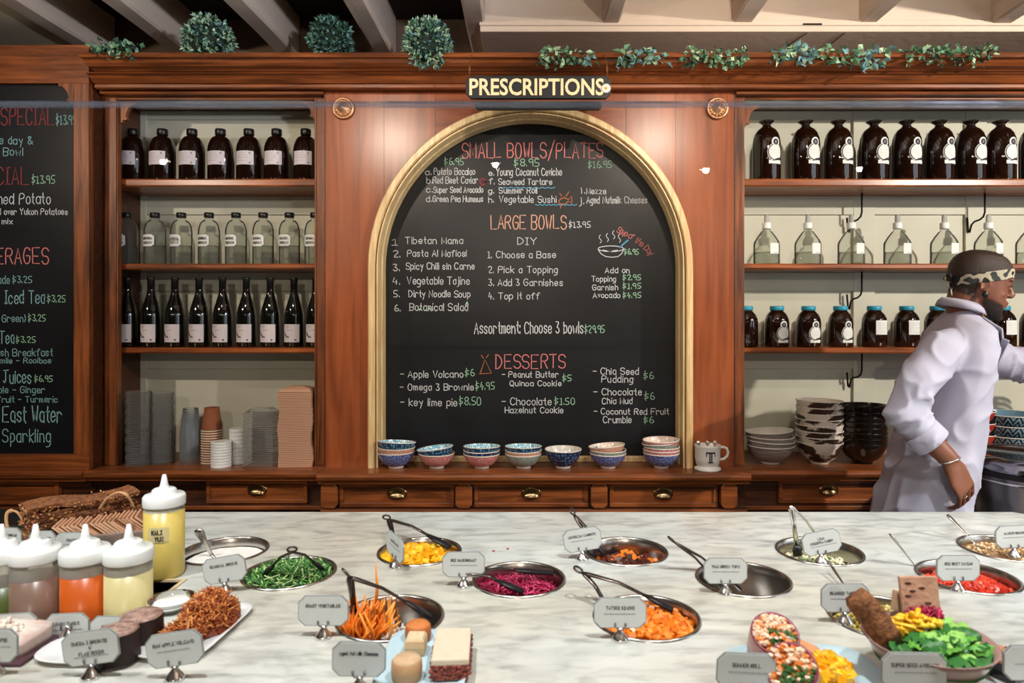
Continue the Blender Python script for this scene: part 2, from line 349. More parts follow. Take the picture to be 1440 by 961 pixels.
# ------------------------------------------------------------------ back bar
ZL = 0.92                                   # ledge height
def xa(x, Z): return (x-VX)*Z/F
def za(y, Z): return EYE-(y-VY)*Z/F
def base_run(t, X0, X1, yf, drawers, blocks, ledge_y, ledge_name='ledge'):
    m = MB()                                # ledge with a rounded nosing
    prof = [(ledge_y+0.010, ZL), (ledge_y+0.002, ZL-0.004), (ledge_y, ZL-0.014), (ledge_y+0.004, ZL-0.026), (ledge_y+0.02, ZL-0.03), (ledge_y+0.022, ZL-0.045), (3.28, ZL-0.045), (3.28, ZL)]
    rr = [[Vector((x, y, z)) for y, z in prof] for x in (X0, X1)]
    m.rings(rr, sm=False).build(ledge_name, WH, t)
    c = MB(); c.box(X0, yf+0.03, 0.0, X1, 3.28, ZL-0.045)
    c.box(X0, yf+0.012, ZL-0.075, X1, yf+0.03, ZL-0.045); c.box(X0, yf, 0.745, X1, yf+0.03, 0.768)
    c.box(X0, yf, 0.06, X1, yf+0.03, 0.10); c.build('carcass', WD, t)
    r = MB(); r.box(X0, yf-0.004, 0.748, X1, yf, 0.764); r.build('rail', WH, t, bevel=0.002)
    for (a, bb) in drawers:
        d = MB(); z0, z1 = 0.772, 0.868; yy = yf+0.014
        d.box(a, yy, z0, bb, yy+0.016, z1); fw = 0.016
        for q in ((a, z0, bb, z0+fw), (a, z1-fw, bb, z1), (a, z0+fw, a+fw, z1-fw), (bb-fw, z0+fw, bb, z1-fw)): d.box(q[0], yy-0.008, q[1], q[2], yy+0.002, q[3])
        do = d.build('drawer', WH, t, bevel=0.002)
        p = MB(); pr = [(0.0, 0.026), (0.012, 0.026), (0.022, 0.020), (0.027, 0.010), (0.028, 0.0)]
        # cup pull: quarter-dome shell with a back flange
        vs = []; n1, n2 = 12, 6
        for i in range(n1+1):
            u = PI*i/n1
            for j in range(n2+1):
                v = PI/2*j/n2
                vs.append((-0.036*math.cos(u)*1.0, -0.026*math.sin(v)*math.sin(u)**0.6 if 0 < i < n1 else 0, 0.026*math.cos(v)*math.sin(u)**0.8-0.012 if 0 < i < n1 else -0.012))
        fs = [(i*(n2+1)+j, i*(n2+1)+j+1, (i+1)*(n2+1)+j+1, (i+1)*(n2+1)+j) for i in range(n1) for j in range(n2)]
        p._add(vs, fs, True)
        p.lathe([(0.041, 0), (0.041, 0.003), (0.036, 0.005)], c=(0, 0.002, 0.0), M=Matrix.Rotation(PI/2, 3, 'X'), sy=0.62, capb=False)
        p.build('cup_pull', BRASS, do, loc=((a+bb)/2, yy-0.001, 0.826))
    for bx in blocks:
        k = MB(); hw = 0.034; z0, z1 = 0.770, 0.872; ch = 0.014
        k.prism([(bx-hw+ch, z0), (bx+hw-ch, z0), (bx+hw, z0+ch), (bx+hw, z1-ch), (bx+hw-ch, z1), (bx-hw+ch, z1), (bx-hw, z1-ch), (bx-hw, z0+ch)], yf-0.012, yf+0.03)
        k.build('corner_block', WH, t, bevel=0.004)
def scroll(t, X, Z, y0, flip, s=1.0):
    pts = [(0, 0), (0.075, 0), (0.075, -0.012), (0.062, -0.016), (0.05, -0.022), (0.036, -0.036), (0.028, -0.056), (0.026, -0.072), (0.034, -0.078), (0.03, -0.088), (0.012, -0.09), (0.012, -0.10), (0, -0.10)]
    pts = [(X+(-a if flip else a)*s, Z+b*s) for a, b in pts]
    if not flip: pts = pts[::-1]
    MB().prism(pts, y0, y0+0.022).build('scroll_bracket', WV, t, bevel=0.001)

# left bay with the menu board
t = thing('menu_bay', 'panelled wooden bay framing the chalk menu at the far left', 'cabinet', (0, 0, 0))
Z = 2.79; XR = xa(125, Z)
MB().box(-3.2, Z, za(117, Z), XR, Z+0.03, za(63, Z)).build('top_rail', WH, t, bevel=0.002)
MB().box(xa(103.5, Z), Z-0.001, za(640, Z), XR, Z+0.03, za(117, Z)).build('stile', WV, t, bevel=0.002)
MB().box(-3.2, Z, ZL, XR, Z+0.03, za(640, Z)).build('bottom_rail', WH, t, bevel=0.002)
MB().box(XR-0.02, Z+0.03, ZL, XR, 3.2, za(63, Z)).build('side_panel', WD, t)
MB().box(-3.2, Z+0.045, ZL, XR-0.02, Z+0.06, za(63, Z)).build('back_panel', WD, t)
scroll(t, xa(103.5, Z), za(117, Z), Z+0.001, True, 0.85)
base_run(t, -3.2, -1.83, 2.81, [(-2.55, -1.96)], [], 2.765)
# left shelf cabinet
SH = [(1.549+194*2.92/F, 1.549+183*2.92/F), (1.549+74.5*2.92/F, 1.549+66.5*2.92/F), (1.549-44*2.92/F, 1.549-52*2.92/F)]  # tops, undersides
def shelf_cab(t, XI0, XI1, XO0, XO1, frame):
    Zf = 2.88
    for nm, x0, x1 in frame: MB().box(x0, Zf, ZL, x1, Zf+0.03, 2.50).build(nm, WV, t, bevel=0.003)
    MB().box(XO0, Zf+0.002, za(140, Zf), XO1, Zf+0.028, 2.55).build('top_rail', WH, t, bevel=0.002)
    MB().box(XO0, Zf+0.01, 2.50, XO1, 3.28, 2.53).build('cabinet_top', WD, t)
    for x in (XI0-0.02, XI1): MB().box(x, Zf+0.03, ZL, x+0.02, 3.2, 2.5).build('side_panel', CREAM, t)
    MB().box(XI0, 3.17, ZL, XI1, 3.19, 2.5).build('back_panel', CREAM, t)
    for (zt, zb) in SH:
        m = MB(); pr = [(2.925, zt), (2.919, zt-0.006), (2.919, zb+0.006), (2.925, zb), (3.165, zb), (3.165, zt)]
        m.rings([[Vector((x, y, z)) for y, z in pr] for x in (XI0, XI1)], sm=False).build('shelf', WS, t)
def frames_on_back(t, xs, XI0, XI1):
    """raised stiles and rails of the panelled cream back"""
    prev = XI0
    zz = [(2.46, 2.5), (SH[0][1]-0.085, SH[0][1]-0.0), (SH[1][1]-0.085, SH[1][1]), (SH[2][1]-0.085, SH[2][1])]
    for (z0, z1) in zz: MB().box(XI0, 3.158, z0, XI1, 3.17, z1).build('panel_rail', CREAM, t, bevel=0.002)
    for (a, b) in xs: MB().box(a, 3.156, ZL, b, 3.17, 2.5).build('panel_stile', CREAM, t, bevel=0.002)
t = thing('shelf_cabinet', 'wooden apothecary cabinet with three shelves, left of the chalkboard', 'cabinet')
f0, f1, f2, f3 = xa(147, 2.88), xa(165.5, 2.88), xa(442, 2.88), xa(457, 2.88)
shelf_cab(t, -1.86, -0.90, f0-0.04, f3, [('stile', f0-0.001, f1), ('stile', f2, f3)])
frames_on_back(t, [(-1.86, -1.79), (-0.945, -0.90)], -1.86, -0.90)
MB().box(-1.86, 2.90, ZL, f0, 2.93, 2.50).build('filler_strip', WD, t)
for xx in (f1-0.009, f2+0.004): MB().box(xx, 2.874, ZL, xx+0.005, 2.882, 2.47).build('bead', WV, t)
scroll(t, f1, za(141, 2.88), 2.895, False, 0.9); scroll(t, f2, za(141, 2.88), 2.895, True, 0.75)
base_run(t, -1.83, -0.865, 2.83, [(-1.36, -0.94)], [], 2.775)
# right shelf cabinet
t = thing('shelf_cabinet', 'long wooden cabinet with three shelves and cream back, right of the chalkboard', 'cabinet')
g0, g1 = xa(1033, 2.88), xa(1047, 2.88)
shelf_cab(t, 0.865, 3.1, g0, 3.2, [('stile', g0, g1), ('stile', 3.1, 3.2)])
frames_on_back(t, [(0.865, 0.93), (xa(1199, 3.165), xa(1229, 3.165)), (xa(1356, 3.165), xa(1386, 3.165)), (2.6, 2.7)], 0.865, 3.1)
scroll(t, g1, za(146, 2.88), 2.895, False, 0.9)
for hx in (1212, 1385):
    for (zt, zb) in SH:
        X = xa(hx, 3.08)
        MB().tube([(X, 3.08, zb), (X, 3.08, zb-0.085), (X-0.003, 3.085, zb-0.105), (X-0.010, 3.10, zb-0.117), (X-0.018, 3.125, zb-0.122), (X-0.022, 3.14, zb-0.135), (X-0.026, 3.148, zb-0.17), (X-0.030, 3.15, zb-0.165), (X-0.034, 3.152, zb-0.10)], 0.0042, 7).build('hook_bracket', BLACKM, t)
base_run(t, 0.87, 3.2, 2.83, [(1.02, 1.44), (1.75, 2.2)], [], 2.775)
# centre: panelled front with the arched niche
t = thing('arched_niche_panel', 'glossy red-brown wooden panel with arched niche around the central chalkboard', 'cabinet')
Zc = 2.85; cx = xa(746, 2.84); cz = 1.757; RO, RI = 0.6745, 0.633
c0, c1 = xa(457, Zc), xa(1033, Zc); ztop = 2.50
def arch_face(x0, x1, name, m):
    """veneer leaf between x0 and x1, cut by the arch"""
    n = 14; low = []
    R = RO-0.012
    for i in range(n+1):
        x = x0+(x1-x0)*i/n; d = abs(x-cx); low.append((x, cz+math.sqrt(max(R*R-d*d, 0)) if d < R else ZL))
    b = MB()
    for i in range(n):
        (xa_, z_a), (xb_, z_b) = low[i], low[i+1]
        if (z_a == ZL) != (z_b == ZL):
            s_ = cx-R if x0 < cx else cx+R
            zq = cz
            if z_a == ZL: b.prism([(xa_, ZL), (s_, ZL), (s_, ztop), (xa_, ztop)], Zc, Zc+0.02); b.prism([(s_, zq), (xb_, z_b), (xb_, ztop), (s_, ztop)], Zc, Zc+0.02)
            else: b.prism([(s_, ZL), (xb_, ZL), (xb_, ztop), (s_, ztop)], Zc, Zc+0.02); b.prism([(xa_, z_a), (s_, zq), (s_, ztop), (xa_, ztop)], Zc, Zc+0.02)
        else: b.prism([(xa_, z_a), (xb_, z_b), (xb_, ztop), (xa_, ztop)], Zc, Zc+0.02)
    return b.build(name, m, t)
WP2 = wood('wood_veneer_b', '6a3219', '944c28', 'X', 0.25, 3.5, 8)
cuts = [c0, xa(540, Zc), xa(612, Zc), xa(746, Zc), xa(880, Zc), xa(950, Zc), c1]
for i in range(len(cuts)-1): arch_face(cuts[i]+0.0006, cuts[i+1]-0.0006, 'veneer_panel', [WP, WP, WP2, WP2, WP, WP][i])
MB().box(c0, Zc+0.021, ZL, cx-RO, Zc+0.04, ztop).build('backing', WD, t); MB().box(cx+RO, Zc+0.021, ZL, c1, Zc+0.04, ztop).build('backing', WD, t)
MB().box(c0-0.003, Zc-0.002, ZL, c0+0.002, Zc+0.02, ztop).build('edge_bead', WD, t); MB().box(c1-0.002, Zc-0.002, ZL, c1+0.003, Zc+0.02, ztop).build('edge_bead', WD, t)
def arch_sweep(prof, name, m, zbot=ZL):
    """prof: list of (radius, y) swept up one side, over the arch and down"""
    path = [('L', zbot), ('L', cz*0.5+zbot*0.5)]+[('A', a) for a in [PI-PI*i/44 for i in range(45)]]+[('R', cz*0.5+zbot*0.5), ('R', zbot)]
    rr = []
    for k, q in path:
        if k == 'A': rr.append([Vector((cx+r*math.cos(q), y, cz+r*math.sin(q))) for r, y in prof])
        else: rr.append([Vector((cx+(-r if k == 'L' else r), y, q)) for r, y in prof])
    mb = MB(); mb.rings(rr, cap=False, sm=True)
    o = mb.build(name, m, t); es = o.modifiers.new('edge', 'EDGE_SPLIT'); es.split_angle = 0.6; return o
arch_sweep([(RO, Zc), (RO, Zc-0.018), (RO-0.005, Zc-0.024), (RI+0.016, Zc-0.024), (RI+0.012, Zc-0.018), (RI+0.012, Zc-0.008)], 'arch_moulding', MAPLE)
arch_sweep([(RI+0.012, Zc-0.008), (RI+0.0105, Zc-0.002), (RI+0.009, Zc-0.008)], 'arch_groove', mat('groove', '5a3a1a', 0.6))
arch_sweep([(RI+0.009, Zc-0.010), (RI+0.006, Zc-0.016), (RI+0.001, Zc-0.016), (RI, Zc-0.01), (RI, Zc+0.05), (RI-0.004, Zc+0.054), (RI-0.004, Zc+0.115)], 'arch_reveal', MAPLE)
MB().box(cx-RI, 2.945, ZL, cx+RI, 2.968, 0.945).build('niche_sill', MAPLE, t, bevel=0.004)
MB().box(c0, 3.0, ZL, c1, 3.02, ztop).build('niche_back', WD, t)
base_run(t, -0.865, 0.87, 2.775, [(xa(478, 2.79), xa(639, 2.79)), (xa(667, 2.79), xa(827, 2.79)), (xa(857, 2.79), xa(1008, 2.79))], [xa(652.5, 2.78), xa(842, 2.78), xa(464, 2.78), xa(1024, 2.78)], 2.722)
for i, x in enumerate((482.5, 1009)):
    r = MB(); r.lathe([(0.046, 0), (0.047, 0.006), (0.044, 0.012), (0.038, 0.013), (0.036, 0.009), (0.022, 0.009), (0.018, 0.016), (0.010, 0.018), (0.006, 0.024), (0.001, 0.025)], seg=40, M=Matrix.Rotation(PI/2, 3, 'X'), wob=lambda a, z: 1+0.018*math.cos(24*a))
    for k in range(14):
        a = 2*PI*k/14; r.ball((0.030*math.cos(a), -0.012, 0.030*math.sin(a)), (0.0055, 0.004, 0.0055), 6, 4)
    q = r.build('rosette', mat('gilt', 'c99a74', 0.35, 0.85, bump=0.4, bscale=200)); q.location = (xa(x, 2.84), Zc-0.002, za(152, 2.84))
    tag(q, ['round gilt rosette on the panel left of the arch', 'round gilt rosette on the panel right of the arch'][i], 'ornament', 'gilt rosettes')
# cornice
t = thing('cornice', 'stepped wooden crown moulding running above all the cabinets', 'moulding')
def mould(name, pts, X0, X1, yback, m=WH):
    pr = [(Z, za(y, Z)) for Z, y in pts]; pr = pr+[(yback, pr[-1][1]), (yback, pr[0][1])]
    MB().rings([[Vector((x, y, z)) for y, z in pr] for x in (X0, X1)], sm=False).build(name, m, t)
XE = 3.3
mould('crown', [(2.64, 74), (2.635, 76), (2.64, 80), (2.665, 83), (2.675, 88), (2.69, 93), (2.72, 97), (2.73, 100)], xa(110, 2.64), XE, 3.1)
mould('fascia', [(2.745, 101.5), (2.74, 103), (2.76, 106), (2.775, 112), (2.79, 117)], xa(120, 2.74), XE, 3.1)
mould('bead_moulding', [(2.80, 118.2), (2.795, 119), (2.795, 123), (2.805, 125.5), (2.83, 126.5)], xa(134, 2.8), XE, 3.1)
mould('lower_moulding', [(2.835, 127.5), (2.83, 129), (2.835, 132), (2.865, 134.5)], xa(140, 2.83), c0-0.003, 3.0)
mould('lower_moulding', [(2.835, 127.5), (2.83, 129), (2.835, 132), (2.865, 134.5)], c1+0.003, XE, 3.0)
# ------------------------------------------------------------------ chalkboards
def board_outline(R, zb, n=40):
    return [(cx-R, zb)]+[(cx+R*math.cos(PI-PI*i/n), cz+R*math.sin(PI-PI*i/n)) for i in range(n+1)]+[(cx+R, zb)]
YB = 2.970
t = thing('chalkboard', 'large arched black chalkboard menu in the central gilt arch', 'chalkboard', (0, 0, 0))
MB().prism(board_outline(RI-0.004, 0.925)[::-1], YB, YB+0.02).build('board', SLATE, t)
def line(txt, x, y, h, w, m, ang=0.0, th=None, Z=YB, par=None, jit=0.22):
    mb = MB(); hh = h*Z/F*(0.92 if h < 13 else 1); letter_mb(mb, txt, xa(x, Z), za(y, Z), hh, w*Z/F, th or max(0.0027, hh*0.07), Z-0.0005, ang=ang, jit=jit)
    return mb.build('chalk_lettering', m, par or t)
LN = [("SMALL BOWLS/PLATES", 650, 222, 21, 198, CR), ("$6.95", 625, 232, 10, 27, CG), ("$8.95", 723, 234, 11, 35, CG), ("$16.95", 827, 236, 10, 33, CG),
("a.", 598, 246, 9, 8, CW), ("Potato Bacalao", 610, 246, 10, 58, CW), ("b.", 600, 258, 9, 8, CW), ("Red Beet Caviar", 609, 258, 10, 63, CW), ("c.", 600, 271, 9, 8, CW), ("Super Seed Avocado", 610, 271, 9, 69, CW), ("d.", 599, 284, 9, 8, CW), ("Green Pea Hummus", 609, 284, 9, 70, CW),
("e.", 687, 247, 8, 7, CW), ("Young Coconut Ceviche", 698, 247, 11, 92, CW), ("f.", 688, 259, 9, 7, CW), ("Seaweed Tartare", 701, 260, 9, 75, CW), ("g.", 687, 272, 8, 7, CW), ("Summer Roll", 702, 272, 9, 53, CW), ("h.", 687, 285, 8, 7, CW), ("Vegetable Sushi", 702, 285, 10, 80, CW),
("i.", 817, 272, 9, 5, CW), ("Mezze", 825, 273, 9, 27, CW), ("j.", 815, 287, 10, 6, CW), ("Aged Nutmilk Cheeses", 825, 286, 10, 85, CW),
("LARGE BOWLS", 690, 322, 19, 106, CO), ("$13.95", 800, 320, 9, 30, CW),
("1", 551, 345, 9, 8, CW), ("Tibetan Mama", 570, 343, 10, 81, CW), ("2.", 553, 362, 10, 10, CW), ("Pasta Al Mafiosi", 573, 361, 10, 83, CW), ("3.", 553, 381, 10, 9, CW), ("Spicy Chili sin Carne", 571, 379, 10, 96, CW), ("4.", 553, 400, 10, 9, CW), ("Vegetable Tajine", 573, 400, 11, 87, CW), ("5.", 554, 418, 10, 8, CW), ("Dirty Noodle Soup", 575, 418, 10, 86, CW), ("6.", 555, 438, 9, 8, CW), ("Botanical Salad", 576, 437, 11, 82, CW),
("DIY", 728, 344, 10, 26, CW), ("1. Choose a Base", 686, 363, 10, 95, CW), ("2. Pick a Topping", 687, 384, 10, 97, CW), ("3. Add 3 Garnishes", 687, 402, 10, 104, CW), ("4. Top it off", 687, 421, 10, 72, CW),
("$6.95", 878, 358, 8, 20, CG), ("Add on", 851, 384, 8, 34, CW), ("Topping", 832, 396, 8, 34, CW), ("$2.95", 876, 394, 8, 25, CG), ("Garnish", 833, 408, 8, 36, CW), ("$1.95", 876, 406, 8, 25, CG), ("Avocado", 834, 419, 8, 38, CW), ("$4.95", 876, 419, 8, 25, CG),
("Assortment: Choose 3 bowls", 667, 469, 16, 153, CW), ("$29.95", 822, 468, 11, 28, CG),
("DESSERTS", 697, 518, 19, 98, CR),
("- Apple Volcano", 563, 531, 10, 88, CW), ("$6", 654, 529, 10, 13, CG), ("- Omega 3 Brownie", 563, 549, 10, 103, CW), ("$4.95", 669, 548, 11, 26, CG), ("- key lime pie", 563, 571, 11, 80, CW), ("$8.50", 646, 570, 12, 30, CG),
("- Peanut Butter", 706, 531, 9, 79, CW), ("Quinoa Cookie", 717, 543, 8, 72, CW), ("$5", 791, 536, 9, 12, CG), ("- Chocolate", 706, 570, 11, 69, CW), ("$1.50", 780, 569, 10, 28, CG), ("Hazelnut Cookie", 710, 581, 9, 82, CW),
("- Chia Seed", 834, 527, 10, 64, CW), ("Pudding", 846, 538, 10, 44, CW), ("$6", 905, 533, 10, 14, CG), ("- Chocolate", 835, 556, 10, 67, CW), ("Chia Mud", 847, 568, 9, 42, CW), ("$6", 906, 562, 10, 14, CG), ("- Coconut Red Fruit", 835, 583, 9, 105, CW), ("Crumble", 848, 595, 10, 40, CW), ("$6", 905, 595, 9, 14, CG)]
for (tx, x, y, h, w, m) in LN: line(tx, x, y, h, w, m)
def soup():
    # arched caption and the steaming soup bowl drawing
    txt = "Soup of the Day"
    for i, ch in enumerate(txt):
        if ch == ' ': continue
        u = i/(len(txt)-1); x = 867+44*u; y = 326+30*u+4*math.sin(PI*u)*-1
        line(ch, x, y, 9, 5 if ch not in 'ft' else 3, CR, ang=-0.55-0.35*u)
    def draw(pl, m, th=0.003): 
        mb = MB(); stroke_mb(mb, [(xa(a, YB), za(b, YB)) for a, b in pl], th, YB-0.0005); mb.build('chalk_drawing', m, t)
    draw([(841+18*(1-math.cos(2*PI*i/16)), 350+4*math.sin(2*PI*i/16)) for i in range(17)], CW)
    draw([(841, 351), (845, 357), (852, 361), (861, 362), (869, 361), (874, 357), (877, 351)], CW)
    draw([(848, 352), (858, 354), (868, 352)], CW)
    for x0, y0 in ((844, 342), (854, 340), (863, 336), (871, 341)):
        draw([(x0+1.8*math.sin(k*1.3), y0-k*2.3) for k in range(6)], CW, 0.0024)
    draw([(872, 348), (877, 343), (883, 338)], CB, 0.006)
    for y0, x0, x1 in ((264, 701, 780), (288, 753, 811)):
        draw([(x0+(x1-x0)*i/18, y0+(1.6 if i % 2 else 0)-0.5) for i in range(19)], CB, 0.0035)
    fish = [(785, 285), (788, 280), (794, 278), (799, 281), (804, 276), (804, 286), (799, 283), (795, 287), (788, 287), (785, 285)]
    draw(fish, COR, 0.004); draw([(790, 276), (787, 272)], COR); draw([(796, 276), (800, 270)], COR); draw([(790, 289), (788, 293)], COR)
    blob = [(679+4*math.cos(a*0.9), 256+4.5*math.sin(a*0.9)) for a in range(8)]
    draw(blob, CDR, 0.008)
    draw([(675, 526), (682, 506), (691, 525), (674, 526)], COR, 0.0035); draw([(677, 500), (680, 504)], COR); draw([(684, 503), (687, 499)], COR)
    draw([(590, 436), (592, 433)], CG, 0.006); draw([(603, 433), (606, 436)], CG, 0.006); draw([(657, 425), (655, 429)], CG, 0.005)
soup()
t = thing('chalkboard', 'black chalk drinks menu cut off at the left edge of the photo', 'chalkboard')
ZM = 2.815
MB().box(-3.1, ZM, 0.94, XR-0.021, ZM+0.015, 2.62).build('board', SLATE, t)
for (tx, x, y, h, w, m) in [("SPECIAL", 2, 176, 24, 74, CDR), ("$13.95", 79, 175, 13, 28, CT2), ("the day &", -14, 203, 12, 60, CT2), ("Bowl", 5, 219, 12, 27, CT2), ("SPECIAL", -44, 260, 24, 84, CDR), ("$13.95", 45, 258, 12, 32, CG),
    ("Mashed Potato", -28, 287, 15, 99, CW), ("served over Yukon Potatoes", -26, 302, 9, 121, CW), ("mix", 3, 315, 8, 15, CW), ("BEVERAGES", -42, 371, 22, 110, CR),
    ("Lemonade", -36, 399, 12, 50, CT2), ("$3.25", 18, 398, 10, 27, CT2), ("Iced Tea", 7, 427, 18, 56, CT2), ("$3.25", 67, 425, 10, 25, CG), ("(Black or Green)", -48, 453, 11, 84, CT2), ("$3.25", 40, 452, 10, 24, CG), ("Tea", 0, 483, 17, 20, CT2), ("$3.25", 23, 482, 9, 27, CG),
    ("English Breakfast", -24, 501, 11, 98, CT2), ("Camomile - Rooibos", -26, 511, 8, 98, CT2), ("Juices", 5, 539, 18, 39, CT2), ("$6.95", 49, 537, 9, 25, CG), ("Apple - Ginger", -16, 553, 10, 79, CT2), ("Grapefruit - Turmeric", -34, 566, 9, 115, CT2), ("Far East Water", -30, 594, 22, 117, CT2), ("Sparkling", 4, 622, 18, 67, CT2)]:
    line(tx, x, y, h, w, m, Z=ZM, par=t)
# PRESCRIPTIONS sign
ZS = 2.61
t = thing('hanging_sign', 'narrow navy sign with cream capitals hanging from the cornice', 'sign', (xa(757, ZS), ZS, za(122.5, ZS)))
hw, hh, ch = 102*ZS/F, 16*ZS/F, 0.018
octo = lambda w, h, c: [(-w+c, -h), (w-c, -h), (w, -h+c), (w, h-c), (w-c, h), (-w+c, h), (-w, h-c), (-w, -h+c)]
MB().prism(octo(hw, hh, ch)[::-1], 0, 0.018).build('board', mat('sign_navy', '14181f', 0.4), t, bevel=0.002)
MB().prism(octo(hw*0.89, 0.016, 0.01)[::-1], 0.045, 0.055).build('sign_shadow_slat', BLACKM, t, loc=(0, 0, -hh-0.014))  # dark slat shaped as the shadow the sign casts below itself
fc = bpy.data.curves.new('lettering', 'FONT'); fc.body = 'PRESCRIPTIONS'; fc.size = 0.088; fc.offset = 0.0017; fc.extrude = 0.0015; fc.align_x = 'CENTER'; fc.space_character = 1.0; fc.resolution_u = 3
fo = bpy.data.objects.new('tmp', fc); COL.objects.link(fo); dg = bpy.context.evaluated_depsgraph_get(); dg.update()
me = bpy.data.meshes.new_from_object(fo.evaluated_get(dg)); bpy.data.objects.remove(fo)
me.materials.clear(); me.materials.append(mat('sign_cream', 'f0dcae', 0.5)); lo = bpy.data.objects.new('lettering', me); COL.objects.link(lo); lo.parent = t
xs = [v.co.x for v in me.vertices]; zs = [v.co.y for v in me.vertices]; wT = 189*ZS/F; hT = 24*ZS/F
for v in me.vertices:
    x = (v.co.x-min(xs))/(max(xs)-min(xs)); z = (v.co.y-min(zs))/(max(zs)-min(zs)); yy = v.co.z
    v.co = (-hw+0.014+x*wT, -0.002-yy*0.6, -hT/2+z*hT)
d = MB()
for k in range(14):
    a = 2*PI*k/14; d.ball((0.0115*math.cos(a), 0, 0.0115*math.sin(a)), (0.0085, 0.0018, 0.0035), 6, 4, Matrix.Rotation(-a, 3, 'Y'))
do = d.build('daisy', mat('petal', 'f4f2ea', 0.6), t, loc=(95*ZS/F, -0.004, -0.006)); MB().ball((0, -0.001, 0), (0.006, 0.003, 0.006), 8, 5).build('daisy_centre', mat('daisy_yellow', 'd8b040', 0.6), do)
for s in (-1, 1):
    w = MB(); w.tube([(s*0.262, 0.008, hh), (s*0.262, 0.004, hh+0.04), (s*0.258, 0.016, hh+0.085), (s*0.254, 0.05, hh+0.10)], 0.0012, 5); w.tube([(s*0.262, 0.008, hh-0.01), (s*0.268, 0.018, hh+0.04), (s*0.258, 0.02, hh+0.085)], 0.001, 5)
    w.build('hanging_wire', mat('copper_wire', '9a6a44', 0.4, 0.8), t)
# ------------------------------------------------------------------ bottles on the shelves
AMBER = mat('amber_dark', '1a0b06', 0.06, coat=0.6); AMB2 = mat('amber_glass', '2c1206', 0.05, coat=0.8, trans=0.35, col2='1a0903', nscale=4)
CLEAR = glassy('clear_glass', 'f2f4f0', 0.03, edge=0.35, fior=1.16); WATER = glassy('clear_liquid', 'e6e8e6', 0.04, edge=0.1, fior=1.1)
LBL = mat('paper_label', 'cfc6cb', 0.6); LBLW = mat('white_label', 'dfe0dc', 0.6); INK = mat('label_ink', '2c2630', 0.7); INKG = mat('label_ink_grey', '8d8790', 0.7)
BLID = mat('turquoise_lid', '2a93b0', 0.4); WINE = mat('wine_glass', '0a0d0b', 0.06, coat=0.8); FOIL = mat('foil', '101010', 0.35)
def curved_label(mb, R, a0, a1, outline, z0, n=12):
    """outline(u) -> (zlow, zhigh) for u in 0..1 across the label; wraps on a cylinder of radius R facing -y"""
    vs = []
    for i in range(n+1):
        u = i/n; a = -PI/2+a0+(a1-a0)*u; lo, hi = outline(u)
        for z in (lo, hi): vs.append((R*math.cos(a), R*math.sin(a), z0+z))
    mb._add(vs, [(2*i, 2*i+2, 2*i+3, 2*i+1) for i in range(n)], True)
def ink_lines(mb, R, a0, a1, zs, th=0.0016):
    for z, u0, u1 in zs:
        curved_label(mb, R, a0+(a1-a0)*u0, a0+(a1-a0)*u1, lambda u: (-th/2, th/2), z, 5)
def ink_text(mb, txt, R, ac, z, h, w, th=0.0006):
    tmp = MB(); letter_mb(tmp, txt, -w/2, z, h, w, th, jit=0.0)
    vs = [(R*math.cos(-PI/2+ac+x/R), R*math.sin(-PI/2+ac+x/R), zz) for x, y, zz in tmp.v]; mb._add(vs, tmp.f, False)
def round_prof(R, H, neck, shoulder, lip=None):
    p = [(R*0.93, 0), (R, 0.006)]; zs = H*shoulder
    p += [(R, zs)]
    for i in range(1, 7):
        a = PI/2*i/6; p.append((neck+(R-neck)*math.cos(a)**0.9, zs+(H*0.86-zs)*math.sin(a)**1.1))
    p += [(neck, H*0.90)]
    return p
# 1 amber apothecary bottles, upper left shelf
def amber_bottle():
    t = thing('apothecary_bottle', '', 'bottle'); H, R = 0.238, 0.053
    MB().lathe(round_prof(R, H, 0.019, 0.60)).build('body', AMBER, t)
    MB().lathe([(0.0215, H*0.885), (0.0225, H*0.89), (0.0225, H-0.004), (0.021, H)]).build('cap', FOIL, t)
    l = MB(); curved_label(l, R+0.0006, -0.90, 0.72, lambda u: (0, 0.060), 0.072); lb = l.build('label', LBL, t)
    k = MB(); ink_lines(k, R+0.0012, -0.90, 0.72, [(0.122, .08, .62), (0.112, .08, .7), (0.102, .1, .74), (0.09, .08, .6)], 0.0011)
    curved_label(k, R+0.0012, 0.34, 0.46, lambda u: (0, 0.008), 0.076, 3); curved_label(k, R+0.0012, 0.34, 0.46, lambda u: (0, 0.008), 0.118, 3); k.build('print', INKG, lb)
    return t
def row(proto, xs, Zd, zt, labels, group, rots=None):
    for i, x in enumerate(xs):
        o = proto if i == 0 else dup(proto, (0, 0, 0)); o.location = (xa(x, Zd), Zd, zt); o['label'] = labels[i]; o['group'] = group
        if rots: o.rotation_euler = (0, 0, rots[i])
ORD = ['first', 'second', 'third', 'fourth', 'fifth', 'sixth', 'seventh', 'eighth', 'ninth']
def olab(n, txt, frm='from the left', start=0): return [txt.format(ORD[i+start]) + ' ' + frm for i in range(n)]
row(amber_bottle(), [187, 228.5, 270, 310, 350, 389, 430], 3.02, SH[0][0], ['dark amber bottle with pale label on upper left shelf, %s from the left' % ORD[i] for i in range(7)], 'amber bottles on the upper left shelf', [-.05, -.03, 0, .02, .04, .05, .08])
